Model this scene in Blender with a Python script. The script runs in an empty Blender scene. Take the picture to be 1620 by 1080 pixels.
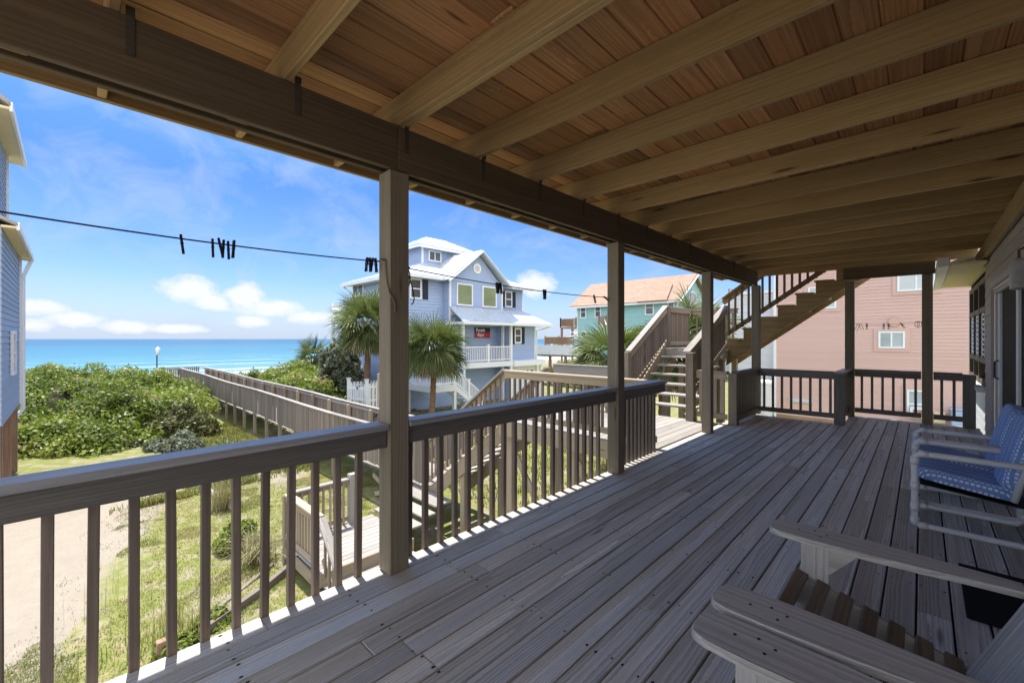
import bpy, bmesh, math, random
import numpy as np
from mathutils import Vector, Matrix, noise
random.seed(7); RNG = np.random.default_rng(11)
R = math.radians
scene = bpy.context.scene
COL = scene.collection
ORG = {}                      # world origin of every object that parents others

# ------------------------------------------------------------------ helpers
class MB:
    """collects shapes; every vertex keeps a grain coordinate and every piece a random value"""
    def __init__(s): s.v=[]; s.f=[]; s.g=[]; s.r=[]
    def add(s, vs, fs, gs=None, rnd=None):
        b=len(s.v); s.v += [tuple(v) for v in vs]
        if rnd is None: rnd=random.random()
        s.g += [tuple(g) for g in (gs if gs is not None else vs)]
        s.r += [rnd]*len(vs)
        s.f += [tuple(b+i for i in f) for f in fs]
        return s
    def box(s, c, size, axes=None, ch=0.0, rnd=None):
        A = axes or (Vector((1,0,0)),Vector((0,1,0)),Vector((0,0,1)))
        c=Vector(c); h=[x/2 for x in size]
        order=sorted(range(3), key=lambda i:-size[i])
        off=(random.uniform(0,60), random.uniform(-.05,.05), random.uniform(.02,.09)*random.choice((-1,1)))
        def emit(loc):
            P=c+A[0]*loc[0]+A[1]*loc[1]+A[2]*loc[2]
            G=[loc[order[k]]+off[k] for k in range(3)]
            return P,G
        if ch<=0:
            L=[(sx*h[0],sy*h[1],sz*h[2]) for sx in(-1,1) for sy in(-1,1) for sz in(-1,1)]
            F=[(0,1,3,2),(4,6,7,5),(0,4,5,1),(2,3,7,6),(0,2,6,4),(1,5,7,3)]
        else:
            L=[];idx={}
            for sx in(-1,1):
                for sy in(-1,1):
                    for sz in(-1,1):
                        S=(sx,sy,sz)
                        for k in range(3):
                            idx[(S,k)]=len(L)
                            L.append(tuple(S[j]*(h[j] if j==k else h[j]-ch) for j in range(3)))
            F=[]
            def quad(a,b,c_,d,n):
                pa=Vector(L[a]);nn=(Vector(L[b])-pa).cross(Vector(L[c_])-pa)
                F.append((a,b,c_,d) if nn.dot(n)>0 else (d,c_,b,a))
            for k in range(3):
                i,j=[q for q in range(3) if q!=k]
                for sg in(-1,1):
                    def key(si,sj):
                        S=[0,0,0];S[k]=sg;S[i]=si;S[j]=sj
                        return idx[(tuple(S),k)]
                    n=Vector((0,0,0));n[k]=sg
                    quad(key(-1,-1),key(1,-1),key(1,1),key(-1,1),n)
            for k in range(3):
                i,j=[q for q in range(3) if q!=k]
                for si in(-1,1):
                    for sj in(-1,1):
                        S0=[0,0,0];S0[i]=si;S0[j]=sj;S1=list(S0);S0[k]=-1;S1[k]=1
                        S0=tuple(S0);S1=tuple(S1)
                        n=Vector((0,0,0));n[i]=si;n[j]=sj
                        quad(idx[(S0,i)],idx[(S1,i)],idx[(S1,j)],idx[(S0,j)],n)
            for S in [(a,b,c_) for a in(-1,1) for b in(-1,1) for c_ in(-1,1)]:
                t=[idx[(S,k)] for k in range(3)]
                pa=Vector(L[t[0]]);nn=(Vector(L[t[1]])-pa).cross(Vector(L[t[2]])-pa)
                F.append(tuple(t) if nn.dot(Vector(S))>0 else tuple(t[::-1]))
        E=[emit(l) for l in L]
        if Vector(A[0]).cross(Vector(A[1])).dot(Vector(A[2]))<0: F=[f[::-1] for f in F]
        return s.add([e[0] for e in E],F,[e[1] for e in E],rnd)
    def bb(s, x0,x1,y0,y1,z0,z1,ch=0.0,rnd=None):
        return s.box(((x0+x1)/2,(y0+y1)/2,(z0+z1)/2),(abs(x1-x0),abs(y1-y0),abs(z1-z0)),None,ch,rnd)
    def beam(s,p0,p1,w,h,up=(0,0,1),ch=0.0,rnd=None):
        p0=Vector(p0);p1=Vector(p1);d=(p1-p0);L=d.length;d.normalize();up=Vector(up)
        side=up.cross(d);
        if side.length<1e-5: side=Vector((0,1,0)).cross(d) if abs(d.y)<.9 else Vector((1,0,0)).cross(d)
        side.normalize();u=d.cross(side)
        return s.box((p0+p1)/2,(L,w,h),(d,side,u),ch,rnd)
    def poly(s,pts,rnd=None): return s.add(pts,[tuple(range(len(pts)))],None,rnd)
    def prism(s,pts,vec,rnd=None):
        n=len(pts);vec=Vector(vec);P=[Vector(p) for p in pts];Q=[p+vec for p in P]
        nor=Vector((0,0,0))
        for i in range(n): nor+=P[i].cross(P[(i+1)%n])
        F=[tuple(range(n))[::-1],tuple(range(n,2*n))]+[(i,(i+1)%n,n+(i+1)%n,n+i) for i in range(n)]
        if nor.dot(vec)<0: F=[f[::-1] for f in F]
        c=sum(P,Vector())/n; off=random.uniform(0,50)
        return s.add(P+Q,F,[(p.x+off,p.y,p.z) for p in P+Q],rnd)
    def tube(s,pts,r,n=8,cap=True,rnd=None):
        P=[Vector(p) for p in pts];m=len(P);rr=r if isinstance(r,(list,tuple)) else [r]*m
        V=[];G=[];a=None;acc=0
        for i in range(m):
            t=(P[min(i+1,m-1)]-P[max(i-1,0)]).normalized()
            if a is None:
                a=t.orthogonal().normalized()
            a=(a-t*a.dot(t));a=a.normalized() if a.length>1e-6 else t.orthogonal().normalized()
            b=t.cross(a)
            if i: acc+=(P[i]-P[i-1]).length
            for k in range(n):
                w=2*math.pi*k/n;V.append(P[i]+(a*math.cos(w)+b*math.sin(w))*rr[i]);G.append((acc,math.cos(w)*rr[i],math.sin(w)*rr[i]))
        F=[(i*n+k,i*n+(k+1)%n,(i+1)*n+(k+1)%n,(i+1)*n+k) for i in range(m-1) for k in range(n)]
        if cap: F+=[tuple(range(n))[::-1],tuple((m-1)*n+k for k in range(n))]
        return s.add(V,F,G,rnd)
    def build(s,name,mat,parent=None,smooth=False,origin=None):
        me=bpy.data.meshes.new(name)
        if parent is not None: o0=ORG[parent]
        else: o0=Vector(origin) if origin is not None else Vector((0,0,0))
        V=np.array(s.v,dtype=np.float32)-np.array(o0,dtype=np.float32)
        me.from_pydata(V.tolist(),[],s.f)
        at=me.attributes.new('gco','FLOAT_VECTOR','POINT');at.data.foreach_set('vector',np.array(s.g,dtype=np.float32).ravel())
        at=me.attributes.new('rnd','FLOAT','POINT');at.data.foreach_set('value',np.array(s.r,dtype=np.float32))
        if smooth: me.polygons.foreach_set('use_smooth',[True]*len(me.polygons))
        me.materials.append(mat);me.update()
        o=bpy.data.objects.new(name,me);COL.objects.link(o)
        if parent is not None: o.parent=parent
        else: o.location=o0
        ORG[o]=Vector(o0)
        return o

def tag(o,label=None,cat=None,group=None,kind=None):
    if label: o['label']=label
    if cat: o['category']=cat
    if group: o['group']=group
    if kind: o['kind']=kind
    return o
def thing(name,loc,label,cat,group=None):
    o=bpy.data.objects.new(name,None);COL.objects.link(o);o.location=loc;o.empty_display_size=.1
    ORG[o]=Vector(loc);return tag(o,label,cat,group)
def copy_tree(o,loc=None,rz=None,parent=None,label=None):
    c=o.copy();COL.objects.link(c);ORG[c]=Vector(loc) if loc is not None else ORG[o]
    if parent is not None: c.parent=parent
    if loc is not None: c.location=loc
    if rz is not None: c.rotation_euler=(0,0,rz)
    if label: c['label']=label
    for ch in list(o.children): copy_tree(ch,parent=c)
    return c

# ------------------------------------------------------------------ materials
class NT:
    def __init__(s,name):
        s.m=bpy.data.materials.new(name);s.m.use_nodes=True;s.t=s.m.node_tree;s.n=s.t.nodes;s.n.clear()
        s.out=s.n.new('ShaderNodeOutputMaterial');s.p=s.n.new('ShaderNodeBsdfPrincipled');s.t.links.new(s.p.outputs[0],s.out.inputs[0])
    def N(s,typ,**kw):
        x=s.n.new('ShaderNode'+typ)
        for k,v in kw.items(): setattr(x,k,v)
        return x
    def L(s,a,b): s.t.links.new(a,b)
    def attr(s,name,o='Vector'):
        a=s.N('Attribute');a.attribute_name=name;return a.outputs[o]
    def vmul(s,a,v):
        x=s.N('VectorMath',operation='MULTIPLY');s.L(a,x.inputs[0]);x.inputs[1].default_value=v;return x.outputs[0]
    def vadd(s,a,b):
        x=s.N('VectorMath',operation='ADD');s.L(a,x.inputs[0])
        if isinstance(b,(tuple,list)): x.inputs[1].default_value=b
        else: s.L(b,x.inputs[1])
        return x.outputs[0]
    def math(s,op,a,b=None,c=None,clamp=False):
        x=s.N('Math',operation=op,use_clamp=clamp)
        for i,q in enumerate((a,b,c)):
            if q is None: continue
            if isinstance(q,(int,float)): x.inputs[i].default_value=q
            else: s.L(q,x.inputs[i])
        return x.outputs[0]
    def noise(s,vec,scale,detail=3,rough=.55,dist=0,o='Fac'):
        x=s.N('TexNoise');
        if vec is not None: s.L(vec,x.inputs['Vector'])
        x.inputs['Scale'].default_value=scale;x.inputs['Detail'].default_value=detail;x.inputs['Roughness'].default_value=rough;x.inputs['Distortion'].default_value=dist
        return x.outputs[o]
    def ramp(s,fac,stops,interp='LINEAR'):
        x=s.N('ValToRGB');s.L(fac,x.inputs[0]);r=x.color_ramp;r.interpolation=interp
        while len(r.elements)<len(stops): r.elements.new(.5)
        for e,(p,c) in zip(r.elements,stops):
            e.position=p;e.color=(c,c,c,1) if isinstance(c,(int,float)) else (*c,1)
        return x.outputs[0]
    def mix(s,fac,a,b,mode='MIX'):
        x=s.N('Mix',data_type='RGBA',blend_type=mode)
        for i,q in ((0,fac),(6,a),(7,b)):
            if isinstance(q,(int,float)): x.inputs[i].default_value=q
            elif isinstance(q,(tuple,list)): x.inputs[i].default_value=(*q,1)
            else: s.L(q,x.inputs[i])
        return x.outputs[2]
    def bump(s,h,strength=.3,dist=.01):
        x=s.N('Bump');x.inputs['Strength'].default_value=strength;x.inputs['Distance'].default_value=dist;s.L(h,x.inputs['Height']);s.L(x.outputs[0],s.p.inputs['Normal'])
    def set(s,col=None,rough=None,spec=None,metal=None):
        for k,v in (('Base Color',col),('Roughness',rough),('Specular IOR Level',spec),('Metallic',metal)):
            if v is None: continue
            if isinstance(v,(int,float)): s.p.inputs[k].default_value=v
            elif isinstance(v,(tuple,list)): s.p.inputs[k].default_value=(*v,1)
            else: s.L(v,s.p.inputs[k])
        return s.m
    def pos(s): return s.N('NewGeometry').outputs['Position']

def wood(name,dark,light,stain=(.10,.08,.06),rough=.75,ring=1.0,fib=1.0,var=.5,bump=.35,stain_amt=.5,green=0.0,tint=None,knot=1.0,rs=34.0,lo=.1,hi=.85,kt=.72):
    t=NT(name);g=t.attr('gco');rnd=t.attr('rnd','Fac')
    low=t.noise(t.vmul(g,(.9,5,5)),1.0,2,.5,0,'Color')
    lowc=t.vadd(low,(-.5,-.5,-.5))
    gd=t.vadd(t.vmul(g,(.16,1,1)),t.vmul(lowc,(0,.035,.035)))
    w=t.N('TexWave',wave_type='RINGS',rings_direction='X',wave_profile='SAW')
    t.L(gd,w.inputs['Vector']);w.inputs['Scale'].default_value=rs;w.inputs['Distortion'].default_value=1.2;w.inputs['Detail'].default_value=2;w.inputs['Detail Scale'].default_value=9
    fiber=t.noise(t.vmul(g,(5,260,260)),1.0,3,.6)
    fiber2=t.noise(t.vmul(g,(1.4,60,60)),1.0,3,.6)
    big=t.noise(t.vmul(g,(.7,6,6)),1.0,4,.6)
    f=t.math('ADD',t.math('MULTIPLY',w.outputs['Fac'],.42*ring),t.math('ADD',t.math('MULTIPLY',fiber,.45*fib),t.math('MULTIPLY',fiber2,.45*fib)))
    f2=t.math('SUBTRACT',f,.18)
    c=t.ramp(f2,[(lo,dark),(hi,light)])
    st=t.ramp(big,[(.42,0.0),(.72,1.0)])
    c=t.mix(t.math('MULTIPLY',st,stain_amt),c,stain)
    # knots
    v=t.N('TexVoronoi',feature='F1');t.L(t.vmul(g,(1.3,9,9)),v.inputs['Vector']);v.inputs['Scale'].default_value=1
    sel=t.N('SeparateColor');t.L(v.outputs['Color'],sel.inputs[0])
    kn=t.math('MULTIPLY',t.ramp(v.outputs['Distance'],[(.07,1.0),(.16,0.0)]),t.math('GREATER_THAN',sel.outputs[0],kt))
    c=t.mix(t.math('MULTIPLY',kn,.75*knot),c,(dark[0]*.35,dark[1]*.3,dark[2]*.28))
    if green: c=t.mix(t.math('MULTIPLY',t.ramp(t.noise(t.vmul(g,(.5,3,3)),1.3,3),[(.45,0.),(.75,1.)]),green),c,(.10,.115,.05))
    val=t.math('ADD',1-var/2,t.math('MULTIPLY',rnd,var))
    mul=t.N('VectorMath',operation='SCALE');t.L(c,mul.inputs[0]);t.L(val,mul.inputs['Scale'])
    t.bump(t.math('ADD',w.outputs['Fac'],fiber),bump,.004)
    return t.set(mul.outputs[0],rough,.3)

def plain(name,col,rough=.6,spec=.4,metal=0,nz=.12,ns=6.0,bump=0.0):
    t=NT(name);n=t.noise(t.pos(),ns,5,.6);n2=t.noise(t.pos(),ns*.13,3,.5)
    k=t.math('ADD',1-nz,t.math('MULTIPLY',t.math('ADD',n,n2),nz))
    m=t.N('VectorMath',operation='SCALE');m.inputs[0].default_value=col;t.L(k,m.inputs['Scale'])
    if bump: t.bump(n,bump,.01)
    return t.set(m.outputs[0],rough,spec,metal)

def siding_mat(name,col,var=.16,stain=.2,rough=.6):
    t=NT(name);p=t.pos();rnd=t.attr('rnd','Fac')
    n=t.noise(t.vmul(p,(1,1,6)),1.6,5,.6);n2=t.noise(p,.35,4,.6)
    k=t.math('ADD',1-var*.9,t.math('ADD',t.math('MULTIPLY',rnd,var*.6),t.math('MULTIPLY',n,var)))
    m=t.N('VectorMath',operation='SCALE');m.inputs[0].default_value=col;t.L(k,m.inputs['Scale'])
    c=t.mix(t.math('MULTIPLY',t.ramp(n2,[(.45,0.),(.75,1.)]),stain),m.outputs[0],tuple(x*.72 for x in col))
    t.bump(n,.1,.01)
    return t.set(c,rough,.3)

M={}
M['deck']=wood('weathered_deck_wood',(.27,.245,.21),(.82,.78,.715),stain=(.42,.35,.25),rough=.5,ring=.85,fib=.85,var=.42,bump=.9,stain_amt=.45,lo=.06,hi=.72,rs=26)
M['sidedeck']=wood('sun_bleached_deck_wood',(.17,.15,.13),(.43,.40,.36),stain=(.30,.25,.20),rough=.75,var=.35,bump=.4,stain_amt=.3)
M['joist']=wood('joist_wood',(.28,.19,.085),(.58,.43,.215),stain=(.24,.145,.055),rough=.7,ring=.55,fib=.75,var=.5,bump=.2,stain_amt=.55,knot=1.3,rs=14,kt=.5)
M['ceil']=wood('ceiling_board_wood',(.25,.125,.055),(.68,.40,.20),stain=(.34,.14,.05),rough=.7,ring=.55,fib=.65,var=.7,bump=.25,stain_amt=.55,rs=16,kt=.55,knot=1.3)
M['beam']=wood('beam_wood',(.085,.060,.035),(.21,.155,.098),stain=(.08,.052,.028),rough=.7,ring=.5,var=.25,bump=.2,stain_amt=.4,knot=.5,rs=16)
M['post']=wood('post_wood',(.14,.115,.08),(.36,.305,.225),stain=(.14,.115,.07),rough=.7,ring=.7,var=.25,bump=.25,green=.25,stain_amt=.4,rs=20)
M['rail']=wood('rail_wood',(.10,.09,.08),(.26,.245,.22),stain=(.10,.08,.06),rough=.6,ring=.6,var=.3,bump=.3,stain_amt=.4,rs=22)
M['cap']=wood('worn_rail_cap',(.22,.22,.225),(.46,.46,.48),stain=(.24,.22,.19),rough=.38,ring=.6,var=.2,bump=.2,stain_amt=.3,rs=20)
M['baluster']=wood('baluster_wood',(.14,.105,.08),(.32,.26,.21),stain=(.14,.09,.06),rough=.7,ring=.5,var=.4,bump=.2,rs=20)
M['warm']=wood('warm_stair_wood',(.25,.195,.13),(.50,.42,.315),stain=(.29,.225,.15),rough=.75,ring=.6,var=.4,bump=.2,green=.12,rs=18)
M['greytimber']=wood('boardwalk_wood',(.15,.122,.098),(.35,.295,.24),stain=(.17,.14,.11),rough=.8,ring=.5,var=.5,bump=.2,rs=18)
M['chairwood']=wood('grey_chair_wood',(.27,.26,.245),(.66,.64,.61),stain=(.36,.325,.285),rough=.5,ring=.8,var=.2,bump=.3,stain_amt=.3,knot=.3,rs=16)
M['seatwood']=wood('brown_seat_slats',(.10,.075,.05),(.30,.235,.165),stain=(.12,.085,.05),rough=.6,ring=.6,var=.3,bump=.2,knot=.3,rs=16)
M['gapshade']=plain('dark_gap_shade',(.035,.028,.022),.95,.1,0,.5,20)
M['stain']=plain('nail_dark',(.02,.018,.016),.7,.2)
M['metalstrap']=plain('weathered_strap',(.085,.072,.06),.6,.4,.3,.5,40)
M['pvc']=plain('white_pvc',(.62,.63,.65),.35,.5,0,.1,8)
M['black']=plain('black_plastic',(.012,.012,.014),.45,.4)
M['rope']=plain('dark_rope',(.035,.033,.032),.8,.2)
M['oldrope']=plain('tan_rope',(.20,.15,.10),.9,.1)
M['white']=plain('white_trim',(.74,.75,.76),.5,.4,0,.1,5)
M['vinyl']=plain('white_vinyl',(.80,.81,.82),.4,.4,0,.06,5)
M['cream']=plain('cream_soffit',(.72,.60,.36),.6,.3,0,.2,5)
M['fixture']=plain('grey_light_body',(.34,.34,.33),.5,.4,0,.5,30)
M['mat']=plain('rubber_mat',(.018,.017,.018),.9,.1,0,.3,60,.4)
M['shutter']=plain('black_shutter',(.012,.016,.028),.5,.4)
M['darkframe']=wood('brown_window_frame',(.07,.05,.035),(.16,.12,.085),rough=.6,var=.1,bump=.1)
M['ourwall']=siding_mat('grey_mauve_siding',(.46,.40,.38),.2,.35)
M['pink']=siding_mat('pink_siding',(.58,.395,.345),.10,.18)
M['blue']=siding_mat('blue_siding',(.34,.43,.61),.12,.12)
M['teal']=siding_mat('teal_siding',(.29,.50,.51),.12,.15)
M['greywall']=siding_mat('grey_blue_siding',(.33,.39,.50),.16,.2)
M['palewall']=siding_mat('pale_grey_siding',(.55,.56,.58),.1,.2)
M['pile']=wood('piling_wood',(.22,.13,.08),(.40,.26,.17),rough=.8,var=.2,bump=.2)
M['concrete']=plain('concrete',(.42,.40,.38),.9,.2,0,.3,4,.2)
M['doorwhite']=plain('garage_door_white',(.70,.71,.72),.5,.4)

def shingles(name,col):
    t=NT(name);p=t.pos()
    v=t.N('TexVoronoi');t.L(t.vmul(p,(3,3,7)),v.inputs['Vector']);v.inputs['Scale'].default_value=1
    n=t.noise(p,14,4,.7)
    sc=t.N('SeparateColor');t.L(v.outputs['Color'],sc.inputs[0])
    k=t.math('ADD',.7,t.math('ADD',t.math('MULTIPLY',sc.outputs[0],.25),t.math('MULTIPLY',n,.4)))
    m=t.N('VectorMath',operation='SCALE');m.inputs[0].default_value=col;t.L(k,m.inputs['Scale'])
    t.bump(n,.4,.02);return t.set(m.outputs[0],.9,.2)
M['tanroof']=shingles('tan_shingles',(.29,.20,.145))
M['greyroof']=shingles('grey_shingles',(.33,.31,.29))
def metalroof():
    t=NT('white_metal_roof');n=t.noise(t.pos(),1.2,4)
    c=t.ramp(n,[(.3,(.46,.51,.56)),(.7,(.57,.61,.65))]);return t.set(c,.35,.5,.15)
M['metalroof']=metalroof()
def glass(name,col,rough=.06):
    t=NT(name);n=t.noise(t.pos(),1.3,2);c=t.mix(n,tuple(x*.6 for x in col),tuple(x*1.3 for x in col));return t.set(c,rough,.8)
M['glass']=glass('window_glass',(.05,.065,.08));M['greenglass']=glass('green_blind_glass',(.20,.25,.13),.2)
M['paleglass']=glass('pale_window_glass',(.36,.42,.44),.1);M['blueglass']=glass('lilac_window_glass',(.28,.30,.55),.1)
M['doorshade']=plain('dark_door_opening',(.012,.012,.013),.7,.15);M['darkpane']=glass('dark_pane',(.03,.022,.02),.08)

def fabric():
    t=NT('blue_cushion_fabric');g=t.attr('gco')
    b=t.N('TexBrick');t.L(t.vmul(g,(1,1,1)),b.inputs['Vector']);b.offset=.5
    b.inputs['Color1'].default_value=(.72,.78,.88,1);b.inputs['Color2'].default_value=(.60,.69,.86,1);b.inputs['Mortar'].default_value=(.17,.30,.62,1)
    b.inputs['Scale'].default_value=1;b.inputs['Mortar Size'].default_value=.0055;b.inputs['Brick Width'].default_value=.030;b.inputs['Row Height'].default_value=.018
    sx=t.N('SeparateXYZ');t.L(g,sx.inputs[0])
    band=t.math('SINE',t.math('MULTIPLY',sx.outputs[1],2*math.pi/.13))
    mask=t.math('GREATER_THAN',band,-.05)
    edge=t.math('LESS_THAN',t.math('ABSOLUTE',t.math('ADD',band,.45)),.16)
    base=t.mix(mask,(.19,.32,.66),b.outputs['Color'])
    base=t.mix(edge,base,(.38,.42,.45))
    n=t.noise(g,180,2);t.bump(n,.3,.002)
    w=t.noise(g,9,3)
    k=t.math('ADD',.8,t.math('MULTIPLY',w,.4));m=t.N('VectorMath',operation='SCALE');t.L(base,m.inputs[0]);t.L(k,m.inputs['Scale'])
    return t.set(m.outputs[0],.85,.2)
M['fabric']=fabric()

def foliage(name,c0,c1,c2=None,trans=.35,rough=.45):
    t=NT(name);r=t.attr('rnd','Fac')
    st=[(0.,c0),(.75 if c2 else 1.,c1)]+([(.96,c2)] if c2 else [])
    c=t.ramp(r,st)
    t.set(c,rough,.35)
    tr=t.N('BsdfTranslucent');t.L(t.mix(1.0,c,(.9,1.0,.45),'MULTIPLY'),tr.inputs[0])
    mx=t.N('MixShader');mx.inputs[0].default_value=trans
    t.L(t.p.outputs[0],mx.inputs[1]);t.L(tr.outputs[0],mx.inputs[2]);t.L(mx.outputs[0],t.out.inputs[0])
    return t.m
M['leaf']=foliage('thicket_leaves',(.045,.08,.014),(.25,.30,.045),(.34,.27,.13),.38)
M['leafdark']=foliage('silver_bush_leaves',(.065,.08,.04),(.19,.21,.14),(.36,.37,.31),.25)
M['leafred']=foliage('rusty_bush_leaves',(.07,.085,.025),(.15,.15,.045),(.24,.11,.05))
M['frond']=foliage('palm_fronds',(.045,.075,.022),(.15,.18,.06),(.38,.36,.24),.28,.35)
M['deadfrond']=foliage('dead_fronds',(.16,.10,.055),(.30,.22,.13),None,.2,.8)
M['grass']=foliage('grass_blades',(.10,.14,.03),(.27,.26,.075),(.42,.31,.17),.4,.6)
M['drygrass']=foliage('dry_grass',(.22,.20,.10),(.42,.36,.22),None,.3,.7)
M['trunk']=plain('palm_trunk_bark',(.20,.125,.075),.95,.1,0,.6,9,.8)
M['core']=plain('shaded_twig_core',(.035,.034,.018),.95,.1,0,.5,3,.8)  # bark brown darkened to paint the shade deep between the leaves

# ------------------------------------------------------------------ world, sun, camera
SUN_EL=R(72.3); SUN_DIR=Vector((-math.cos(SUN_EL),+.05,math.sin(SUN_EL))).normalized()
w=bpy.data.worlds.new("World");scene.world=w;w.use_nodes=True
nt=w.node_tree;nt.nodes.clear()
def wn(typ,**k):
    x=nt.nodes.new('ShaderNode'+typ)
    for a,b in k.items(): setattr(x,a,b)
    return x
wl=nt.links.new
def wmath(op,a,b=None,clamp=False):
    x=wn('Math',operation=op,use_clamp=clamp)
    for i,q in enumerate((a,b)):
        if q is None: continue
        if isinstance(q,(int,float)): x.inputs[i].default_value=q
        else: wl(q,x.inputs[i])
    return x.outputs[0]
out=wn('OutputWorld');bg=wn('Background');wl(bg.outputs[0],out.inputs[0])
sky=wn('TexSky',sky_type='NISHITA');sky.sun_disc=False;sky.sun_elevation=SUN_EL;sky.sun_rotation=R(-90);sky.air_density=1.0;sky.dust_density=.6;sky.ozone_density=3.0
tc=wn('TexCoord');sep=wn('SeparateXYZ');wl(tc.outputs['Generated'],sep.inputs[0])
def wnoise(vec,scale,detail,rough,dist=0):
    x=wn('TexNoise');wl(vec,x.inputs['Vector']);x.inputs['Scale'].default_value=scale;x.inputs['Detail'].default_value=detail;x.inputs['Roughness'].default_value=rough;x.inputs['Distortion'].default_value=dist;return x.outputs['Fac']
def wmap(vec,loc=(0,0,0),rot=(0,0,0),sc=(1,1,1)):
    m=wn('Mapping');wl(vec,m.inputs[0]);m.inputs['Location'].default_value=loc;m.inputs['Rotation'].default_value=rot;m.inputs['Scale'].default_value=sc;return m.outputs[0]
def wramp(f,stops):
    x=wn('ValToRGB');wl(f,x.inputs[0]);r=x.color_ramp
    while len(r.elements)<len(stops): r.elements.new(.5)
    for e,(p,c) in zip(r.elements,stops): e.position=p;e.color=(c,c,c,1)
    return x.outputs[0]
z=sep.outputs[2]
# cumulus puffs low over the sea: each puff is a soft patch of directions broken up by noise
puffn=wnoise(wmap(tc.outputs['Generated'],sc=(1,1,1.5)),26,7,.62)
cum=None
def pdir(px,py):
    u=(px-810)/675;vv=(536-py)/675;a=R(43.9)
    return Vector((-math.sin(a)+math.cos(a)*u,math.cos(a)+math.sin(a)*u,vv)).normalized()
PUFFS=[(300,458,48,26),(335,478,40,16),(385,470,36,30),(430,488,55,20),(490,503,50,14),(60,486,45,16),(120,505,45,16),(205,517,45,14),(400,508,34,12),(846,450,48,26),(280,520,55,9),(30,515,50,14)]
for (px,py,rx,ry) in PUFFS:
    d=pdir(px,py);up=Vector((0,0,1));sd=d.cross(up).normalized();u2=sd.cross(d)
    def dotv(v):
        x=wn('VectorMath',operation='DOT_PRODUCT');wl(tc.outputs['Generated'],x.inputs[0]);x.inputs[1].default_value=v;return x.outputs['Value']
    k=d.dot(pdir(810,536))          # angular size of a picture pixel shrinks off axis
    a=wmath('MULTIPLY',dotv(sd),1/(rx/675*k*1.0));b=wmath('MULTIPLY',dotv(u2),1/(ry/675*k))
    q=wmath('SUBTRACT',1.0,wmath('SQRT',wmath('ADD',wmath('MULTIPLY',a,a),wmath('MULTIPLY',b,b))),True)
    q=wmath('MULTIPLY',q,wmath('GREATER_THAN',dotv(d),0.0))
    cum=q if cum is None else wmath('MAXIMUM',cum,q)
cumf=wramp(wmath('ADD',wmath('MULTIPLY',cum,.75),wmath('SUBTRACT',puffn,.5)),[(.08,0.0),(.22,.45),(.46,1.0)])
cumf=wmath('MULTIPLY',cumf,wramp(cum,[(.0,0.),(.1,1.)]))
# cirrus veils
cirv=wmap(tc.outputs['Generated'],rot=(R(18),R(-14),R(30)),sc=(.7,6.0,7.5))
cir=wramp(wnoise(cirv,1.5,6,.6,.6),[(.47,0.),(.85,.7)])
cir2=wramp(wnoise(wmap(tc.outputs['Generated'],loc=(3,1,2),rot=(R(-10),R(22),R(10)),sc=(1.4,4,7)),2.1,6,.62,.5),[(.50,0.),(.88,.55)])
cirf=wmath('MAXIMUM',cir,cir2)
tr_=wn('ValToRGB');wl(z,tr_.inputs[0])
while len(tr_.color_ramp.elements)<4: tr_.color_ramp.elements.new(.5)
for e,(p,c) in zip(tr_.color_ramp.elements,((0.0,(.37,.42,.58)),(.10,(.32,.39,.55)),(.30,(.205,.325,.49)),(.75,(.50,.75,1.0)))): e.position=p;e.color=(*c,1)
tint=wn('Mix',data_type='RGBA',blend_type='MULTIPLY');tint.inputs[0].default_value=1.0;wl(sky.outputs[0],tint.inputs[6]);wl(tr_.outputs[0],tint.inputs[7])
hz=wramp(z,[(0.0,.75),(.05,.35),(.12,.0)])
mh=wn('Mix',data_type='RGBA');wl(hz,mh.inputs[0]);wl(tint.outputs[2],mh.inputs[6]);mh.inputs[7].default_value=(1.85,2.2,2.8,1)
mc=wn('Mix',data_type='RGBA');wl(cirf,mc.inputs[0]);wl(mh.outputs[2],mc.inputs[6]);mc.inputs[7].default_value=(1.75,2.1,2.75,1)
mc2=wn('Mix',data_type='RGBA');wl(cumf,mc2.inputs[0]);wl(mc.outputs[2],mc2.inputs[6]);mc2.inputs[7].default_value=(2.75,2.85,3.0,1)
# unseen bright clouds added behind and right of camera to light facades and deck
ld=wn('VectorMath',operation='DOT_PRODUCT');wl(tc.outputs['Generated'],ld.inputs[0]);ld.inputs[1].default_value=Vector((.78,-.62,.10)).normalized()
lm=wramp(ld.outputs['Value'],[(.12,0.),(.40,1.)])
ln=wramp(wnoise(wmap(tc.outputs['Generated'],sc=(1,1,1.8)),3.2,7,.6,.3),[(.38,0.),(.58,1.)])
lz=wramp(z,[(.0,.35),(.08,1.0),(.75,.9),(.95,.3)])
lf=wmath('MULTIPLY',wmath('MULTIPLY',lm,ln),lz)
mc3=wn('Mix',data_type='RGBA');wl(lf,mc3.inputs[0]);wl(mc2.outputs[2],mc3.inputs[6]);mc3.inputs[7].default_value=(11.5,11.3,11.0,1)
wl(mc3.outputs[2],bg.inputs[0]);bg.inputs[1].default_value=.09

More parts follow.
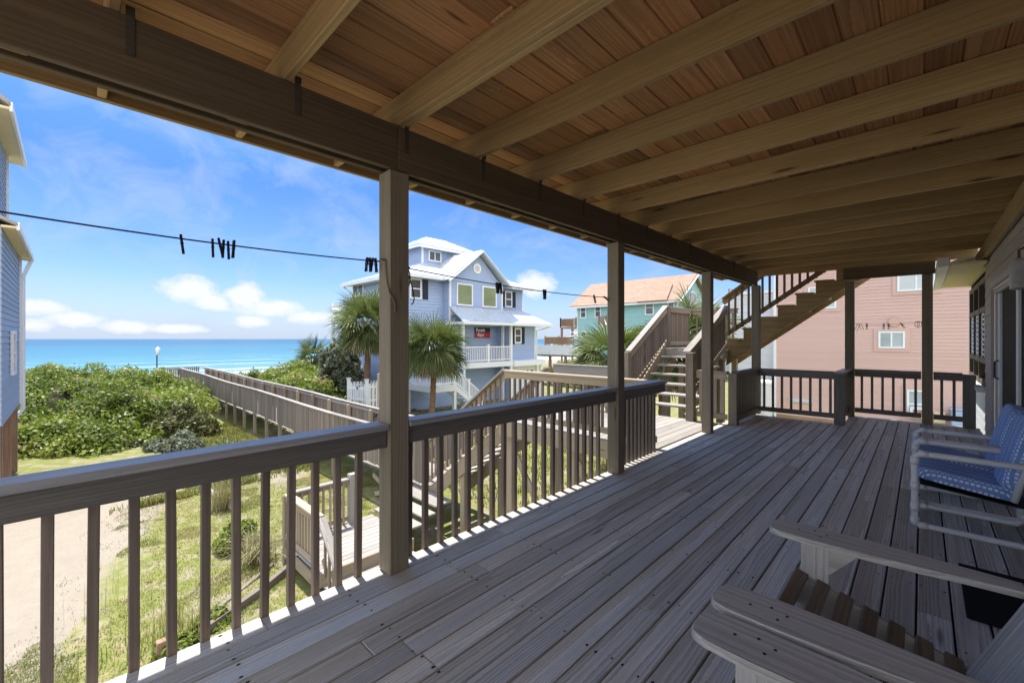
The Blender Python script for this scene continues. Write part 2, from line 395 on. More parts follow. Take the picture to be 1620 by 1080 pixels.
sl=bpy.data.lights.new('sun','SUN');sl.energy=2.25;sl.angle=R(.53);sl.color=(1,.95,.87)
so=bpy.data.objects.new('sun',sl);COL.objects.link(so);so.rotation_euler=(-SUN_DIR).to_track_quat('-Z','Y').to_euler()
cam=bpy.data.cameras.new('camera');cam.lens=15.0;cam.sensor_width=36;cam.clip_start=.02;cam.clip_end=30000;cam.shift_y=-.0025
co=bpy.data.objects.new('camera',cam);COL.objects.link(co);co.location=(0,0,1.5);co.rotation_euler=(R(90),0,R(43.9));scene.camera=co
vs=scene.view_settings;vs.view_transform='Standard';vs.look='None';vs.gamma=1;vs.exposure=1.98
cy=scene.cycles;cy.max_bounces=10;cy.diffuse_bounces=6;cy.transparent_max_bounces=8;cy.sample_clamp_indirect=6
try: cy.use_denoising=True
except Exception: pass

# ------------------------------------------------------------------ terrain and sea
GZ=-2.7
def gz(x,y):
    """height of the sandy ground"""
    b=GZ+.10*noise.noise((x*.16,y*.16,0))+.03*noise.noise((x*.7,y*.7,3))
    if x<-24:
        t=min(1,(-24-x)/14); b+=.35*t*(1+.8*noise.noise((x*.12,y*.12,7)))
    if x<-44:
        t=min(1,(-44-x)/44); t=t*t*(3-2*t); b=b*(1-t)+(-5.2)*t
    return b
def grid_axis(a,b,near,far,c0,c1):
    pts=[];x=a
    while x<b:
        pts.append(x)
        d=0 if c0<=x<=c1 else min(abs(x-c0),abs(x-c1))
        x+=near+d*far
    pts.append(b);return pts
xs=grid_axis(-94,900,.45,.18,-32,2);ys=grid_axis(-1500,1500,.45,.2,-6,14)
mb=MB();nx,ny=len(xs),len(ys)
for x in xs:
    for y in ys: mb.v.append((x,y,gz(x,y)))
mb.g=list(mb.v);mb.r=[0]*len(mb.v)
mb.f=[(i*ny+j,(i+1)*ny+j,(i+1)*ny+j+1,i*ny+j+1) for i in range(nx-1) for j in range(ny-1)]
def ground_mat():
    t=NT('sandy_ground');p=t.pos();s=t.N('SeparateXYZ');t.L(p,s.inputs[0]);X,Y=s.outputs[0],s.outputs[1]
    n1=t.noise(p,.55,5,.6);n2=t.noise(p,2.6,5,.65);n3=t.noise(p,30,4,.7);n4=t.noise(p,.12,3)
    # sand drive: on the -Y side of a line running to the sea, for X between -23 and 0
    line=t.math('ADD',t.math('MULTIPLY',X,.324),t.math('ADD',Y,2.95))        # >0 : grass side
    edge=t.math('ADD',line,t.math('ADD',t.math('MULTIPLY',t.math('SUBTRACT',n1,.5),1.6),t.math('MULTIPLY',t.math('SUBTRACT',n2,.5),1.1)))
    drive=t.math('SUBTRACT',1.0,t.ramp(edge,[(.0,0.),(.25,1.)]))
    farx=t.ramp(t.math('MULTIPLY',t.math('ADD',X,t.math('MULTIPLY',n1,3)),-.02),[(.33,1.),(.385,0.)])
    drive=t.math('MULTIPLY',drive,farx)
    beach=t.ramp(t.math('MULTIPLY',X,-.01),[(.38,0.),(.44,1.)])
    patch=t.ramp(t.math('ADD',t.math('MULTIPLY',n2,.6),t.math('MULTIPLY',n1,.5)),[(.55,0.),(.68,1.)])
    strip=t.math('MULTIPLY',t.ramp(t.math('ABSOLUTE',t.math('ADD',Y,t.math('ADD',-5.0,t.math('MULTIPLY',n1,1.0)))),[(.35,1.),(.75,0.)]),t.ramp(t.math('ABSOLUTE',t.math('MULTIPLY',t.math('ADD',X,18.5),.1)),[(.45,1.),(.6,0.)]))
    sandm=t.math('MAXIMUM',t.math('MAXIMUM',t.math('MAXIMUM',drive,strip),beach),t.math('MULTIPLY',patch,.85))
    sand=t.mix(n2,(.235,.20,.155),(.33,.285,.225));sand=t.mix(t.math('MULTIPLY',t.ramp(n3,[(.5,0.),(.75,1.)]),.4),sand,(.20,.16,.13))
    sand=t.mix(t.math('MULTIPLY',t.ramp(t.noise(t.vmul(p,(.5,2.2,1)),.9,4),[(.52,0.),(.7,1.)]),.35),sand,(.22,.18,.155))
    gr=t.mix(n3,(.10,.125,.025),(.24,.245,.08));gr=t.mix(t.ramp(n2,[(.45,0.),(.65,.6)]),gr,(.34,.27,.16))
    c=t.mix(sandm,gr,sand)
    t.bump(t.math('ADD',n3,t.math('MULTIPLY',n2,2.)),.35,.03)
    return t.set(c,.95,.1)
tag(mb.build('ground',ground_mat(),smooth=True),kind='structure')
mb=MB();wx=[-24000,-9000,-4000,-1500,-600,-260,-150,-110,-86,-70];wy=[-24000,-6000,-1500,-300,0,300,1500,6000,24000]
for x in wx:
    for y in wy: mb.v.append((x,y,-4.55))
mb.g=list(mb.v);mb.r=[0]*len(mb.v);n=len(wy)
mb.f=[(i*n+j,(i+1)*n+j,(i+1)*n+j+1,i*n+j+1) for i in range(len(wx)-1) for j in range(n-1)]
def sea_mat():
    t=NT('sea_water');p=t.pos();s=t.N('SeparateXYZ');t.L(p,s.inputs[0]);X=s.outputs[0]
    n=t.noise(t.vmul(p,(.06,.012,1)),1.0,6,.65);n2=t.noise(t.vmul(p,(.35,.08,1)),1.0,6,.7);n0=t.noise(t.vmul(p,(.006,.0015,1)),1,4,.6)
    d=t.math('ADD',t.math('MULTIPLY',X,-.001),t.math('MULTIPLY',t.math('SUBTRACT',n0,.5),.16))
    c=t.ramp(d,[(.08,(.12,.24,.25)),(.12,(.055,.185,.22)),(.26,(.03,.14,.19)),(.75,(.016,.082,.14))])
    # breaking crests near the shore and a few whitecaps
    wob=t.math('ADD',t.math('MULTIPLY',X,-1.0),t.math('MULTIPLY',t.noise(t.vmul(p,(0,.02,0)),1,4,.6),22))
    crest=t.ramp(t.math('PINGPONG',wob,11.0),[(0.0,0.)]) if False else t.math('SINE',t.math('MULTIPLY',wob,.30))
    near=t.ramp(t.math('MULTIPLY',X,-.001),[(.086,1.),(.105,.75),(.15,.25),(.2,0.)])
    foam=t.math('MULTIPLY',t.ramp(t.math('ADD',t.math('MULTIPLY',crest,.5),n2),[(.92,0.),(1.06,.9)]),near)
    shore=t.ramp(t.math('ADD',t.math('MULTIPLY',X,-.01),t.math('MULTIPLY',n2,.06)),[(.905,1.),(.965,0.)])
    caps=t.math('MULTIPLY',t.ramp(t.math('MULTIPLY',n,n2),[(.40,0.),(.46,1.)]),.55)
    f=t.math('MAXIMUM',t.math('MAXIMUM',foam,shore),caps)
    c=t.mix(f,c,(.78,.82,.84))
    t.bump(t.math('ADD',n2,n),.5,.6)
    return t.set(c,.28,.25)
tag(mb.build('ocean',sea_mat()),kind='structure')

# ------------------------------------------------------------------ main deck
def plank_field(x0,x1,yfun,ztop,pitch,gap,thick,joints=True,ch=.004,zj=.0015,seed=1,eg=.0015):
    rr=random.Random(seed);m=MB();i=0;x=x0
    centers=[]
    while x+pitch*.5<x1:
        xe=min(x+pitch-gap,x1);a,b=yfun((x+xe)/2);y=a
        first=True
        while y<b-.05:
            L=(rr.choice((1.22,2.44,3.05,3.66,4.88)) if not first else rr.uniform(.8,4.2)) if joints else b-a
            first=False
            e=min(y+L,b)
            if b-e<.4: e=b
            dz=rr.uniform(-zj,zj)
            m.bb(x,xe,y+eg,e-eg,ztop-thick+dz,ztop+dz,ch,rr.random())
            y=e
        centers.append(((x+xe)/2,a,b));x+=pitch
    return m,centers
def yr(x): return (-2.2,9.45) if x<-1.06 else (-2.2,10.42)
m,cent=plank_field(-2.58,.69,yr,0.0,.1422,.0095,.038,seed=5)
m.bb(-1.04,.69,10.425,10.60,-.038,.003,.004)
deck=m.build('deck',M['deck']);tag(deck,kind='structure')
m=MB()
for (cx_,a,b) in cent:
    y=a+.3
    while y<b:
        for sx in(-.045,.045):
            if random.random()<.8:
                px_=cx_+sx+random.uniform(-.009,.009);py_=y+random.uniform(-.012,.012);r0=random.uniform(.0045,.0075)
                m.add([(px_+r0*math.cos(k*math.pi/3),py_+r0*1.5*math.sin(k*math.pi/3),.0027) for k in range(6)],[tuple(range(6))])
        y+=.61
m.build('nail_heads',M['stain'],deck)
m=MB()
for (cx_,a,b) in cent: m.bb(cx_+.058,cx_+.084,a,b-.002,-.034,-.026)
m.build('gap_shade',M['gapshade'],deck)  # dark strips added below the board gaps, standing in for shade in the seams
m=MB()
m.bb(-2.575,-2.54,-2.2,5.5,-.29,-.042);m.bb(-2.575,-2.54,8.0,9.45,-.29,-.042)
m.bb(-2.5,-1.1,9.40,9.438,-.29,-.042);m.bb(-1.0,.65,10.55,10.59,-.29,-.042)
for k in range(21):
    y=-2+.6*k
    if y<9.35: m.bb(-2.53,.69,y,y+.04,-.29,-.042)
m.build('floor_joists',M['beam'],deck)

# ------------------------------------------------------------------ porch posts
PW=.14
def porch_post(x,y,h,label,ch=.006):
    m=MB();m.bb(x-PW/2,x+PW/2,y-PW/2,y+PW/2,.004,h,ch)
    return tag(m.build('porch_post',M['post'],origin=(x,y,0)),label,'post','posts carrying the upper deck')
porch_post(-2.49,1.475,2.575,'nearest thick porch post where two clotheslines are tied with black pins')
porch_post(-2.49,4.276,2.575,'porch post second from the camera, clothesline ending on it, near the railing end')
porch_post(-2.49,7.12,2.575,'porch post standing alone in the opening to the sunny side deck')
porch_post(-2.42,9.62,2.575,'porch post at the far corner of the main beam, before the rising stairs')
porch_post(-1.02,10.53,2.60,'dark porch post at the top of the rising stairs, against pink siding')
porch_post(.06,10.53,2.64,'rightmost dark porch post at the deck end, against pink siding')

# ------------------------------------------------------------------ beam, joists, ceiling
bm=thing('porch_beam',(-2.49,4,2.58),'long dark double beam resting on the row of porch posts','beam')
m=MB()
for a,b in((-2.3,1.46),(1.463,7.1),(7.103,9.74)): m.bb(-2.462,-2.42,a,b,2.58,2.866,.004)
m.build('inner_board',M['beam'],bm)
m=MB()
for a,b in((-2.3,4.27),(4.273,9.74)): m.bb(-2.56,-2.52,a,b,2.58,2.866,.004)
m.build('outer_board',M['beam'],bm)
for y in(-.2,.55,2.3,3.0,3.6,5.0,5.7,6.3,7.8,8.4,9.0):
    m=MB();m.bb(-2.518,-2.464,y,y+.09,2.60,2.80,.003);m.build('spacer_block',M['joist'],bm)
JY=[1.475+.672*k for k in range(-4,13)]
for y in JY:
    m=MB();yy=y+.035;m.bb(-2.4195,-2.416,yy,yy+.03,2.70,2.90);m.bb(-2.4195,-2.405,yy-.0,yy+.03,2.868,2.9)
    m.build('hanger_strap',M['metalstrap'],bm)
jl=['double joist with green mould over the nearest post','second joist beyond the nearest post','third joist beyond the nearest post','fourth joist beyond the nearest post','fifth joist beyond the nearest post']
for k,y in enumerate(JY):
    if k in(0,1): continue
    m=MB();sag=random.uniform(-.006,.006)
    m.bb(-3.36,.668,y-.02,y+.02,2.868,3.052,.004)
    if k==4: m.bb(-2.40,.668,y+.022,y+.062,2.868,3.052,.004)
    lab={2:'joist at the very top left of the ceiling, cut by the frame',3:'joist before the nearest post, under the orange lit boards'}.get(k)
    if lab is None:
        i=k-4
        lab='%s ceiling joist counted from the double one over the nearest post'%(['first, doubled and mossy','second','third','fourth','fifth','sixth','seventh','eighth','ninth','tenth','eleventh','twelfth','thirteenth'][i]) if i<len(JY)-5 else 'last thin ceiling joist before the deck end, above the stairs'
    tag(m.build('ceiling_joist',M['joist'],origin=(-1.4,y,2.868)),lab,'joist','joists under the upper deck')
m=MB();m.bb(-3.40,-3.362,-2.3,10.62,2.86,3.052,.004);m.bb(-3.36,.668,10.55,10.588,2.868,3.052,.004)
tag(m.build('rim_board',M['joist'],origin=(-3.38,4,2.86)),'outer rim board of the upper deck along the sky edge','board')
m,_=plank_field(-3.40,.76,lambda x:(-2.3,10.62),3.092,.155,.0001,.038,seed=23,ch=.008,zj=.001,eg=-.0005)
tag(m.build('ceiling',M['ceil']),kind='structure')
m=MB();m.bb(-1.12,.16,10.50,10.538,2.645,2.866,.004)
tag(m.build('end_beam',M['beam'],origin=(-.5,10.52,2.645)),'short dark beam over the two far posts at the deck end','beam')
for x in(-.70,-.35):
    m=MB();m.bb(x,x+.04,10.54,11.0,2.72,2.86,.003)
    tag(m.build('nailing_block',M['warm'],origin=(x,10.54,2.72)),'small pale block on the end beam, '+('nearer the stairs' if x<-.5 else 'nearer the right post'),'block','blocks on the end beam')
m=MB();m.bb(-1.10,-.86,10.40,10.66,2.604,2.642,.004)
tag(m.build('post_pad',M['warm'],origin=(-1,10.53,2.6)),'pale plywood pad on top of the dark post by the stairs','pad')

# ------------------------------------------------------------------ railings
def rail_y(name,x,y0,y1,label,ztop=.965,first=None,mat='rail',bmat='baluster',pitch=.1335,endcap=0,group='railings of the main deck'):
    """railing running along Y: cap, board on edge, balusters nailed outside the deck edge"""
    t=thing(name,(x,(y0+y1)/2,0),label,'railing',group)
    m=MB();m.bb(x-.075,x+.075,y0,y1+endcap,ztop-.038,ztop,.005);m.build('cap_rail',M['cap'],t)
    m=MB();m.bb(x+.006,x+.044,y0+.003,y1-.003,ztop-.152,ztop-.04,.003);m.build('side_board',M[mat],t)
    y=first if first is not None else y0+.09
    while y<y1-.03:
        m=MB();dx=random.uniform(-.004,.004);dy=random.gauss(0,.004);m.beam((x-.09+dx,y-dy,-.26+random.uniform(-.02,.01)),(x-.09+dx*.3,y+dy,ztop-.05),.038,.038,up=(1,0,0),ch=.003);m.build('baluster',M[bmat],t);y+=pitch
    # nailer strip behind the balusters
    m=MB();m.bb(x-.069,x+.003,y0+.003,y1-.003,ztop-.13,ztop-.045,.002);m.build('nailer',M[mat],t)
    return t
rail_y('deck_railing',-2.49,-2.2,1.40,'near dark railing of the deck, between the camera edge and the thick post',first=-1.93)
rail_y('deck_railing',-2.49,1.55,4.20,'long dark railing between the two nearest porch posts',first=1.645)
rail_y('deck_railing',-2.49,4.35,5.46,'short dark railing with tight pickets ending at the side deck opening',first=4.42,pitch=.098,ztop=.955)
def rail_x(name,y,x0,x1,label,z0=0,ztop=.92,pitch=.15,mat='rail',bmat='rail',bot=True,capw=.1,group='railings of the main deck',bw=.038,toph=.10):
    t=thing(name,((x0+x1)/2,y,z0),label,'railing',group)
    m=MB();m.bb(x0,x1,y-capw/2,y+capw/2,z0+ztop-.038,z0+ztop,.004);m.build('cap_rail',M[mat],t)
    m=MB();m.bb(x0+.002,x1-.002,y-.044,y-.022,z0+ztop-.04-toph,z0+ztop-.04,.003);m.build('top_board',M[mat],t)
    if bot:
        m=MB();m.bb(x0+.002,x1-.002,y-.044,y-.022,z0+.09,z0+.18,.003);m.build('bottom_rail',M[mat],t)
    x=x0+pitch*.7
    while x<x1-.04:
        m=MB();m.bb(x-bw/2,x+bw/2,y-.02,y+.018,z0+(.10 if bot else -.2),z0+ztop-.045,.003);m.build('baluster',M[bmat],t);x+=pitch
    return t
rail_x('deck_railing',9.47,-2.345,-1.125,'dark railing under the rising stairs with pink siding behind it')
rail_x('deck_railing',10.56,-.945,-.015,'dark railing between the two far posts against pink siding')
rail_x('deck_railing',10.56,.135,.49,'short dark railing at the right end beside the house corner')
def newel(x,y,h,label,z0=0,mat='post',w=.14,cap=False):
    m=MB();m.bb(x-w/2,x+w/2,y-w/2,y+w/2,z0,h,.006)
    return tag(m.build('newel_post',M[mat],origin=(x,y,z0)),label,'post','short railing posts')
newel(-1.05,9.40,.885,'stout dark short post in front of the far porch post, grey cap beside it',.004,'rail',.15)
newel(.565,10.52,.90,'short dark post touching the house corner at the deck end',.004,'rail',.15)
t=thing('deck_railing',(-1.05,10,0),'short railing return with grey cap leading to the dark post','railing','railings of the main deck')
m=MB();m.bb(-1.125,-.975,9.325,10.455,.887,.925,.004);m.build('cap_rail',M['cap'],t)
m=MB();m.bb(-1.07,-1.035,9.48,10.455,.80,.884,.003);m.build('top_board',M['rail'],t)
m=MB();m.bb(-1.07,-1.035,9.48,10.455,.08,.20,.003);m.build('bottom_rail',M['rail'],t)
t=thing('deck_railing',(-2.37,8.8,0),'closely boarded railing beside the far corner porch post','railing','railings of the main deck')
m=MB();m.bb(-2.44,-2.30,8.14,9.54,.885,.923,.004);m.build('cap_rail',M['rail'],t)
m=MB();m.bb(-2.345,-2.318,8.14,9.54,.80,.883,.003);m.build('top_board',M['rail'],t)
m=MB();m.bb(-2.345,-2.318,8.14,9.54,.07,.16,.003);m.build('bottom_rail',M['rail'],t)
y=8.19
while y<9.5:
    m=MB();m.bb(-2.388,-2.35,y-.03,y+.03,.05,.875,.003);m.build('picket',M['rail'],t);y+=.072
newel(-2.38,8.06,.90,'pale green tinted short post with a big knot beside the far boarded railing',.004,'post')

# ------------------------------------------------------------------ side deck with its stairs
m,_=plank_field(-5.60,-2.60,lambda x:(5.55,8.02),-.002,.1422,.007,.038,seed=41,joints=False)
sd=m.build('side_deck',M['sidedeck'],origin=(-4,7,0));tag(sd,'sunlit grey side deck reached through the railing opening','deck')
m=MB();m.bb(-5.60,-2.6,5.51,5.548,-.27,-.004);m.bb(-5.64,-5.602,5.51,8.06,-.27,-.004);m.bb(-5.6,-2.6,8.022,8.06,-.27,-.004)
m.build('fascia',M['warm'],sd)
for (x,y) in((-5.5,5.7),(-4.1,5.7),(-2.8,5.7),(-5.5,7.9),(-4.1,7.9)):
    m=MB();m.bb(x-.07,x+.07,y-.07,y+.07,GZ-.3,-.045);m.build('support_post',M['warm'],sd)
m=MB()
m.beam((-5.45,5.62,-.4),(-4.2,5.62,-2.2),.035,.12);m.beam((-4.0,5.62,-.4),(-2.9,5.62,-2.2),.035,.12);m.build('brace',M['warm'],sd)
rail_x('side_railing',5.58,-5.52,-2.60,'sunny brown railing on the near side of the side deck',0,.93,.13,'warm','baluster',True,.14,'railings of the side deck')
t=thing('side_railing',(-5.2,7.68,0),'wide weathered rail board on the far side of the side deck','railing','railings of the side deck')
m=MB();m.bb(-6.05,-4.62,7.62,7.76,.90,.938,.004);m.build('cap_rail',M['sidedeck'],t)
m=MB();m.bb(-6.05,-4.62,7.64,7.678,.62,.898,.003);m.build('rail_board',M['sidedeck'],t)
m=MB();m.bb(-6.05,-4.62,7.645,7.675,.10,.24,.003);m.build('bottom_rail',M['warm'],t)
for x in(-6.0,-5.3,-4.68):
    m=MB();m.bb(x-.045,x+.045,7.682,7.77,-2.6 if x<-5.6 else -.25,.896,.003);m.build('rail_post',M['warm'],t)
rail_x('side_railing',8.0,-2.99,-2.45,'short railing between the stair foot and the knotty green post',0,.93,.12,'warm','warm',True,.13,'railings of the side deck',.07)
# flight one, rising along +Y
N1,RI,RU=7,.183,.272;Y0=8.36
st=thing('deck_stairs',(-3.75,9,0),'open wooden stairs rising from the side deck to the landing','stairs')
for k in range(1,N1):
    m=MB();m.bb(-4.46,-3.12,Y0+RU*(k-1)-.03,Y0+RU*(k-1)+.235,RI*k-.038,RI*k,.005);m.build('tread',M['sidedeck'],st)
m=MB();yt=Y0+RU*(N1-1);m.bb(-4.46,-3.12,yt-.0,yt+.038,RI*N1-.22,RI*N1-.042,.004);m.build('top_riser',M['sidedeck'],st)
for x in(-4.28,-3.32):
    m=MB();m.beam((x,Y0-.0,-.06),(x,yt+.1,RI*N1-.28),.04,.24,ch=.003);m.build('stringer',M['warm'],st)
m=MB();m.beam((-4.49,Y0-.1,.04),(-4.49,yt+.05,RI*N1),.035,.26,ch=.003);m.build('skirt_board',M['warm'],st)
for (x,zz) in((-4.0,.5),(-3.5,1.0)):
    m=MB();m.bb(x-.06,x+.06,9.75,9.87,GZ-.2,.95);m.build('support_post',M['warm'],st)
newel(-4.57,8.30,1.22,'left short post at the foot of the side stairs, palm fronds behind',-.25)
newel(-3.07,7.93,1.25,'pale green short post at the right foot of the side stairs',-.25)
newel(-4.57,10.28,2.30,'tall post at the top of the left stair rail',GZ-.2)
newel(-3.30,10.26,2.22,'tall post at the top of the right stair rail',GZ-.2)
def slope_rail(name,x,ya,za,yb,zb,label,pitch=.115,drop=.95,tmat='warm',axis='y',bw=.06,low=.12):
    A=Vector((x,ya,za)) ;B=Vector((x,yb,zb))
    if axis=='x': A=Vector((ya,x,za));B=Vector((yb,x,zb))
    t=thing(name,tuple((A+B)/2-Vector((0,0,drop))),label,'railing','sloping stair railings')
    side=Vector((1,0,0)) if axis=='y' else Vector((0,1,0))
    m=MB();m.beam(A-Vector((0,0,.019)),B-Vector((0,0,.019)),.14,.038,ch=.004);m.build('cap_rail',M['sidedeck' if tmat=='warm' else tmat],t)
    m=MB();m.beam(A-Vector((0,0,.11))+side*.03,B-Vector((0,0,.11))+side*.03,.03,.12,ch=.003);m.build('side_board',M[tmat],t)
    m=MB();m.beam(A-Vector((0,0,drop-low))+side*.03,B-Vector((0,0,drop-low))+side*.03,.03,.10,ch=.003);m.build('bottom_rail',M[tmat],t)
    n=max(2,int((B-A).length/pitch))
    for k in range(1,n):
        P=A.lerp(B,k/n)
        m=MB();m.box(P+Vector((0,0,-drop/2-.02)),(.028 if axis=='y' else bw,bw if axis=='y' else .028,drop-.10),None,.003);m.build('picket',M['baluster'],t)
    return t
slope_rail('stair_railing',-4.57,8.36,1.25,10.22,2.33,'left sloping railing of the side stairs with sunlit white cap',.125,1.02)
slope_rail('stair_railing',-3.18,8.0,1.27,10.20,2.25,'right sloping railing of the side stairs, partly behind a porch post',.10,1.0)
# landing
LZ=RI*N1
m,_=plank_field(-4.62,-3.28,lambda x:(10.02,11.72),LZ,.1422,.006,.038,seed=9,joints=False)
ld=m.build('stair_landing',M['sidedeck'],origin=(-4,10.9,LZ));tag(ld,'small landing between the two stair flights','landing')
m=MB();m.bb(-4.62,-3.28,11.722,11.76,LZ-.24,LZ-.04);m.bb(-4.66,-4.622,10.0,11.76,LZ-.24,LZ-.04);m.bb(-3.278,-3.24,10.0,11.76,LZ-.24,LZ-.04);m.build('fascia',M['warm'],ld)
for (x,y) in((-4.5,11.6),(-3.4,11.6),(-3.4,10.5)):
    m=MB();m.bb(x-.06,x+.06,y-.06,y+.06,GZ-.2,LZ-.042);m.build('support_post',M['warm'],ld)
t=thing('landing_railing',(-4.57,11,LZ),'boarded railing along the sea side of the landing','railing','railings of the landing')
m=MB();m.bb(-4.64,-4.50,10.36,11.70,LZ+.98,LZ+1.018,.004);m.build('cap_rail',M['warm'],t)
m=MB();m.bb(-4.535,-4.50,10.36,11.70,LZ+.88,LZ+.978,.003);m.build('top_board',M['warm'],t)
m=MB();m.bb(-4.535,-4.50,10.36,11.70,LZ+.06,LZ+.16,.003);m.build('bottom_rail',M['warm'],t)
y=10.42
while y<11.62:
    m=MB();m.bb(-4.565,-4.54,y,y+.088,LZ+.02,LZ+.97,.002);m.build('picket',M['baluster'],t);y+=.102
rail_x('landing_railing',11.72,-4.48,-3.35,'open railing along the back of the landing, palm behind it',LZ,1.0,.15,'warm','baluster',True,.12,'railings of the landing')
# flight two, rising along +X beyond the deck end
def tz(x): return 1.92+.70*(x+2.57)
s2=thing('upper_stairs',(-2.3,11.1,1.3),'dark wooden stairs climbing diagonally to the upper deck before the pink house','stairs')
x=-3.27;zz=LZ
m1=[]
while zz<3.0:
    zz+=.237
    m=MB();m.bb(x-.03,x+.30,10.635,11.52,zz-.04,zz,.004);m.build('tread',M['joist'],s2);x+=.338
for y in(10.65,11.50):
    pts=[];xx=-3.36;top=[]
    x=-3.27;zz=LZ
    prof=[(-3.30,LZ-.40),(-3.30,LZ)]
    while zz<2.95:
        zz+=.237;prof+=[(x,zz-.042),(x+.338,zz-.042)];x+=.338
    xe=prof[-1][0];prof+=[(xe,tz(xe)-.42)]
    m=MB();m.prism([(a,y-.02,b) for a,b in prof],(0,.04,0));m.build('stringer',M['joist'],s2)
for k in range(5):
    xa=-2.9+.36*k;m=MB();m.bb(xa,xa+.04,10.68,11.47,tz(xa)-.36,tz(xa)-.27);m.build('cleat',M['warm'],s2)
slope_rail('stair_railing',10.60,-3.37,2.45,-1.02,2.45+.70*2.35,'dark picket railing of the stairs climbing to the upper deck',.16,1.0,'joist','x',.045,.10)

# ------------------------------------------------------------------ stairs down to the boardwalk, boardwalk
BZ=-1.88
ds=thing('boardwalk_stairs',(-6.9,6.3,-1.9),'brown wooden stairs going down from the side deck to the beach boardwalk','stairs')
n=10;rise=-BZ/n
for k in range(1,n):
    xx=-5.64-.27*(k-1);m=MB();m.bb(xx-.27,xx,5.68,6.92,-rise*k-.04,-rise*k,.004);m.build('tread',M['sidedeck'],ds)
for y in(5.66,6.94):
    m=MB();m.beam((-5.6,y,-.18),(-8.15,y,BZ-.22),.04,.28,ch=.003);m.build('stringer',M['warm'],ds)
m=MB();m.bb(-7.0,-6.88,5.70,5.82,GZ-.2,-1.2);m.build('support_post',M['warm'],ds)
m=MB();m.bb(-7.0,-6.88,6.8,6.92,GZ-.2,-1.2);m.build('support_post',M['warm'],ds)
slope_rail('stair_railing',5.58,-5.55,.95,-8.1,BZ+1.0,'sloping brown railing on the near side of the stairs down to the boardwalk',.16,.95,'warm','x',.045,.10)
slope_rail('stair_railing',7.0,-5.7,.92,-8.1,BZ+1.0,'sloping brown railing on the far side of the stairs down to the boardwalk',.16,.95,'warm','x',.045,.10)
bw=thing('boardwalk',(-20,6.3,BZ),'long weathered wooden boardwalk with boarded sides running to the beach','boardwalk')
XA,XB=-8.15,-38.4
def bz(x): return BZ+.012*(XA-x)*.6 + .022*math.sin(x*.55)
m=MB();x=XA
while x>XB:
    m.bb(x-.137,x,5.62,6.98,bz(x)-.038,bz(x),.003);x-.0;x-=.143
m.build('floor_boards',M['sidedeck'],bw)
for (y,sgn) in((5.60,-1),(7.0,1)):
    m=MB();x=XA-.02
    while x>XB:
        if random.random()<.97:
            gap=.012 if x<-14 else random.choice((.012,.02,.045))
            dz=random.uniform(-.012,.012);yy=y+sgn*.02+random.uniform(-.004,.004)
            m.bb(x-.095,x,yy-.011,yy+.011,bz(x)+.07+dz,bz(x)+1.06+dz*.3)
        x-=.095+ (random.choice((.006,.008,.04)) if x>-15 else .006)
    m.build('side_panel',M['greytimber'],bw)
    m=MB();x=XA
    while x>XB:
        x2=max(x-2.45,XB);m.beam((x,y,bz(x)+1.085),(x2+.003,y,bz(x2)+1.085),.14,.04,ch=.004);m.beam((x,y-sgn*.03,bz(x)+.99),(x2+.003,y-sgn*.03,bz(x2)+.99),.035,.09);x=x2
    m.build('cap_rail',M['sidedeck'],bw)
    m=MB();
    x=XA-.1
    while x>XB:
        m=MB();m.bb(x-.07,x+.07,y-sgn*.09-.05,y-sgn*.09+.05,gz(x,y)-.3,bz(x)+1.03,.004);m.build('post',M['warm'],bw);x-=1.62
t=thing('beach_overlook',(-39.2,5.2,BZ),'small square lookout with railing at the sea end of the boardwalk','platform')
bz1=bz(XB)
m=MB()
for k in range(10): m.bb(-40.1+.15*k,-40.1+.15*k+.14,4.4,7.0,bz1-.04,bz1)
m.build('floor_boards',M['sidedeck'],t)
m=MB();m.bb(-40.15,-38.4,4.32,4.46,bz1+1.02,bz1+1.06);m.bb(-40.17,-40.03,4.46,7.0,bz1+1.02,bz1+1.06);m.bb(-38.6,-38.46,4.46,5.5,bz1+1.02,bz1+1.06);m.build('cap_rail',M['greytimber'],t)
m=MB()
for k in range(12): m.bb(-40.1+.14*k,-40.1+.14*k+.085,4.37,4.40,bz1-.1 if k%3 else bz1-.1,bz1+(1.0 if k%3==0 else .55))
for k in range(8): m.bb(-38.54,-38.51,4.5+.13*k,4.5+.13*k+.10,bz1-.1,bz1+.6)
for k in range(3): m.bb(-38.56,-38.48,4.45+.5*k,4.53+.5*k,bz1+.6,bz1+1.0)
for k in range(20): m.bb(-40.12,-40.09,4.5+.125*k,4.5+.125*k+.09,bz1-.1,bz1+1.0)
m.build('side_panel',M['greytimber'],t)
for (x,y) in((-40,4.5),(-38.6,4.5),(-40,6.9)):
    m=MB();m.bb(x-.08,x+.08,y-.08,y+.08,gz(x,y)-.4,bz1-.042);m.build('support_post',M['warm'],t)
t=thing('flag_pole',(-41.0,4.55,BZ),'thin dark pole with a small white furled flag at the boardwalk end','pole')
m=MB();m.tube([(-41.0,4.55,gz(-41.0,4.55)-.2),(-41.0,4.55,.95)],.04,8);m.build('pole',M['black'],t)
m=MB();m.tube([(-41.0,4.55,.28),(-40.97,4.62,.45),(-41.0,4.6,.75),(-41.0,4.56,.92)],[.04,.12,.15,.04],8);m.build('furled_flag',M['white'],t,True)
t=thing('outdoor_shower',(-12.9,7.12,BZ),'slim outdoor shower post with curved head standing at the boardwalk','shower')
m=MB();m.bb(-12.95,-12.86,7.05,7.14,GZ-.2,.36,.006);m.build('post',M['warm'],t)
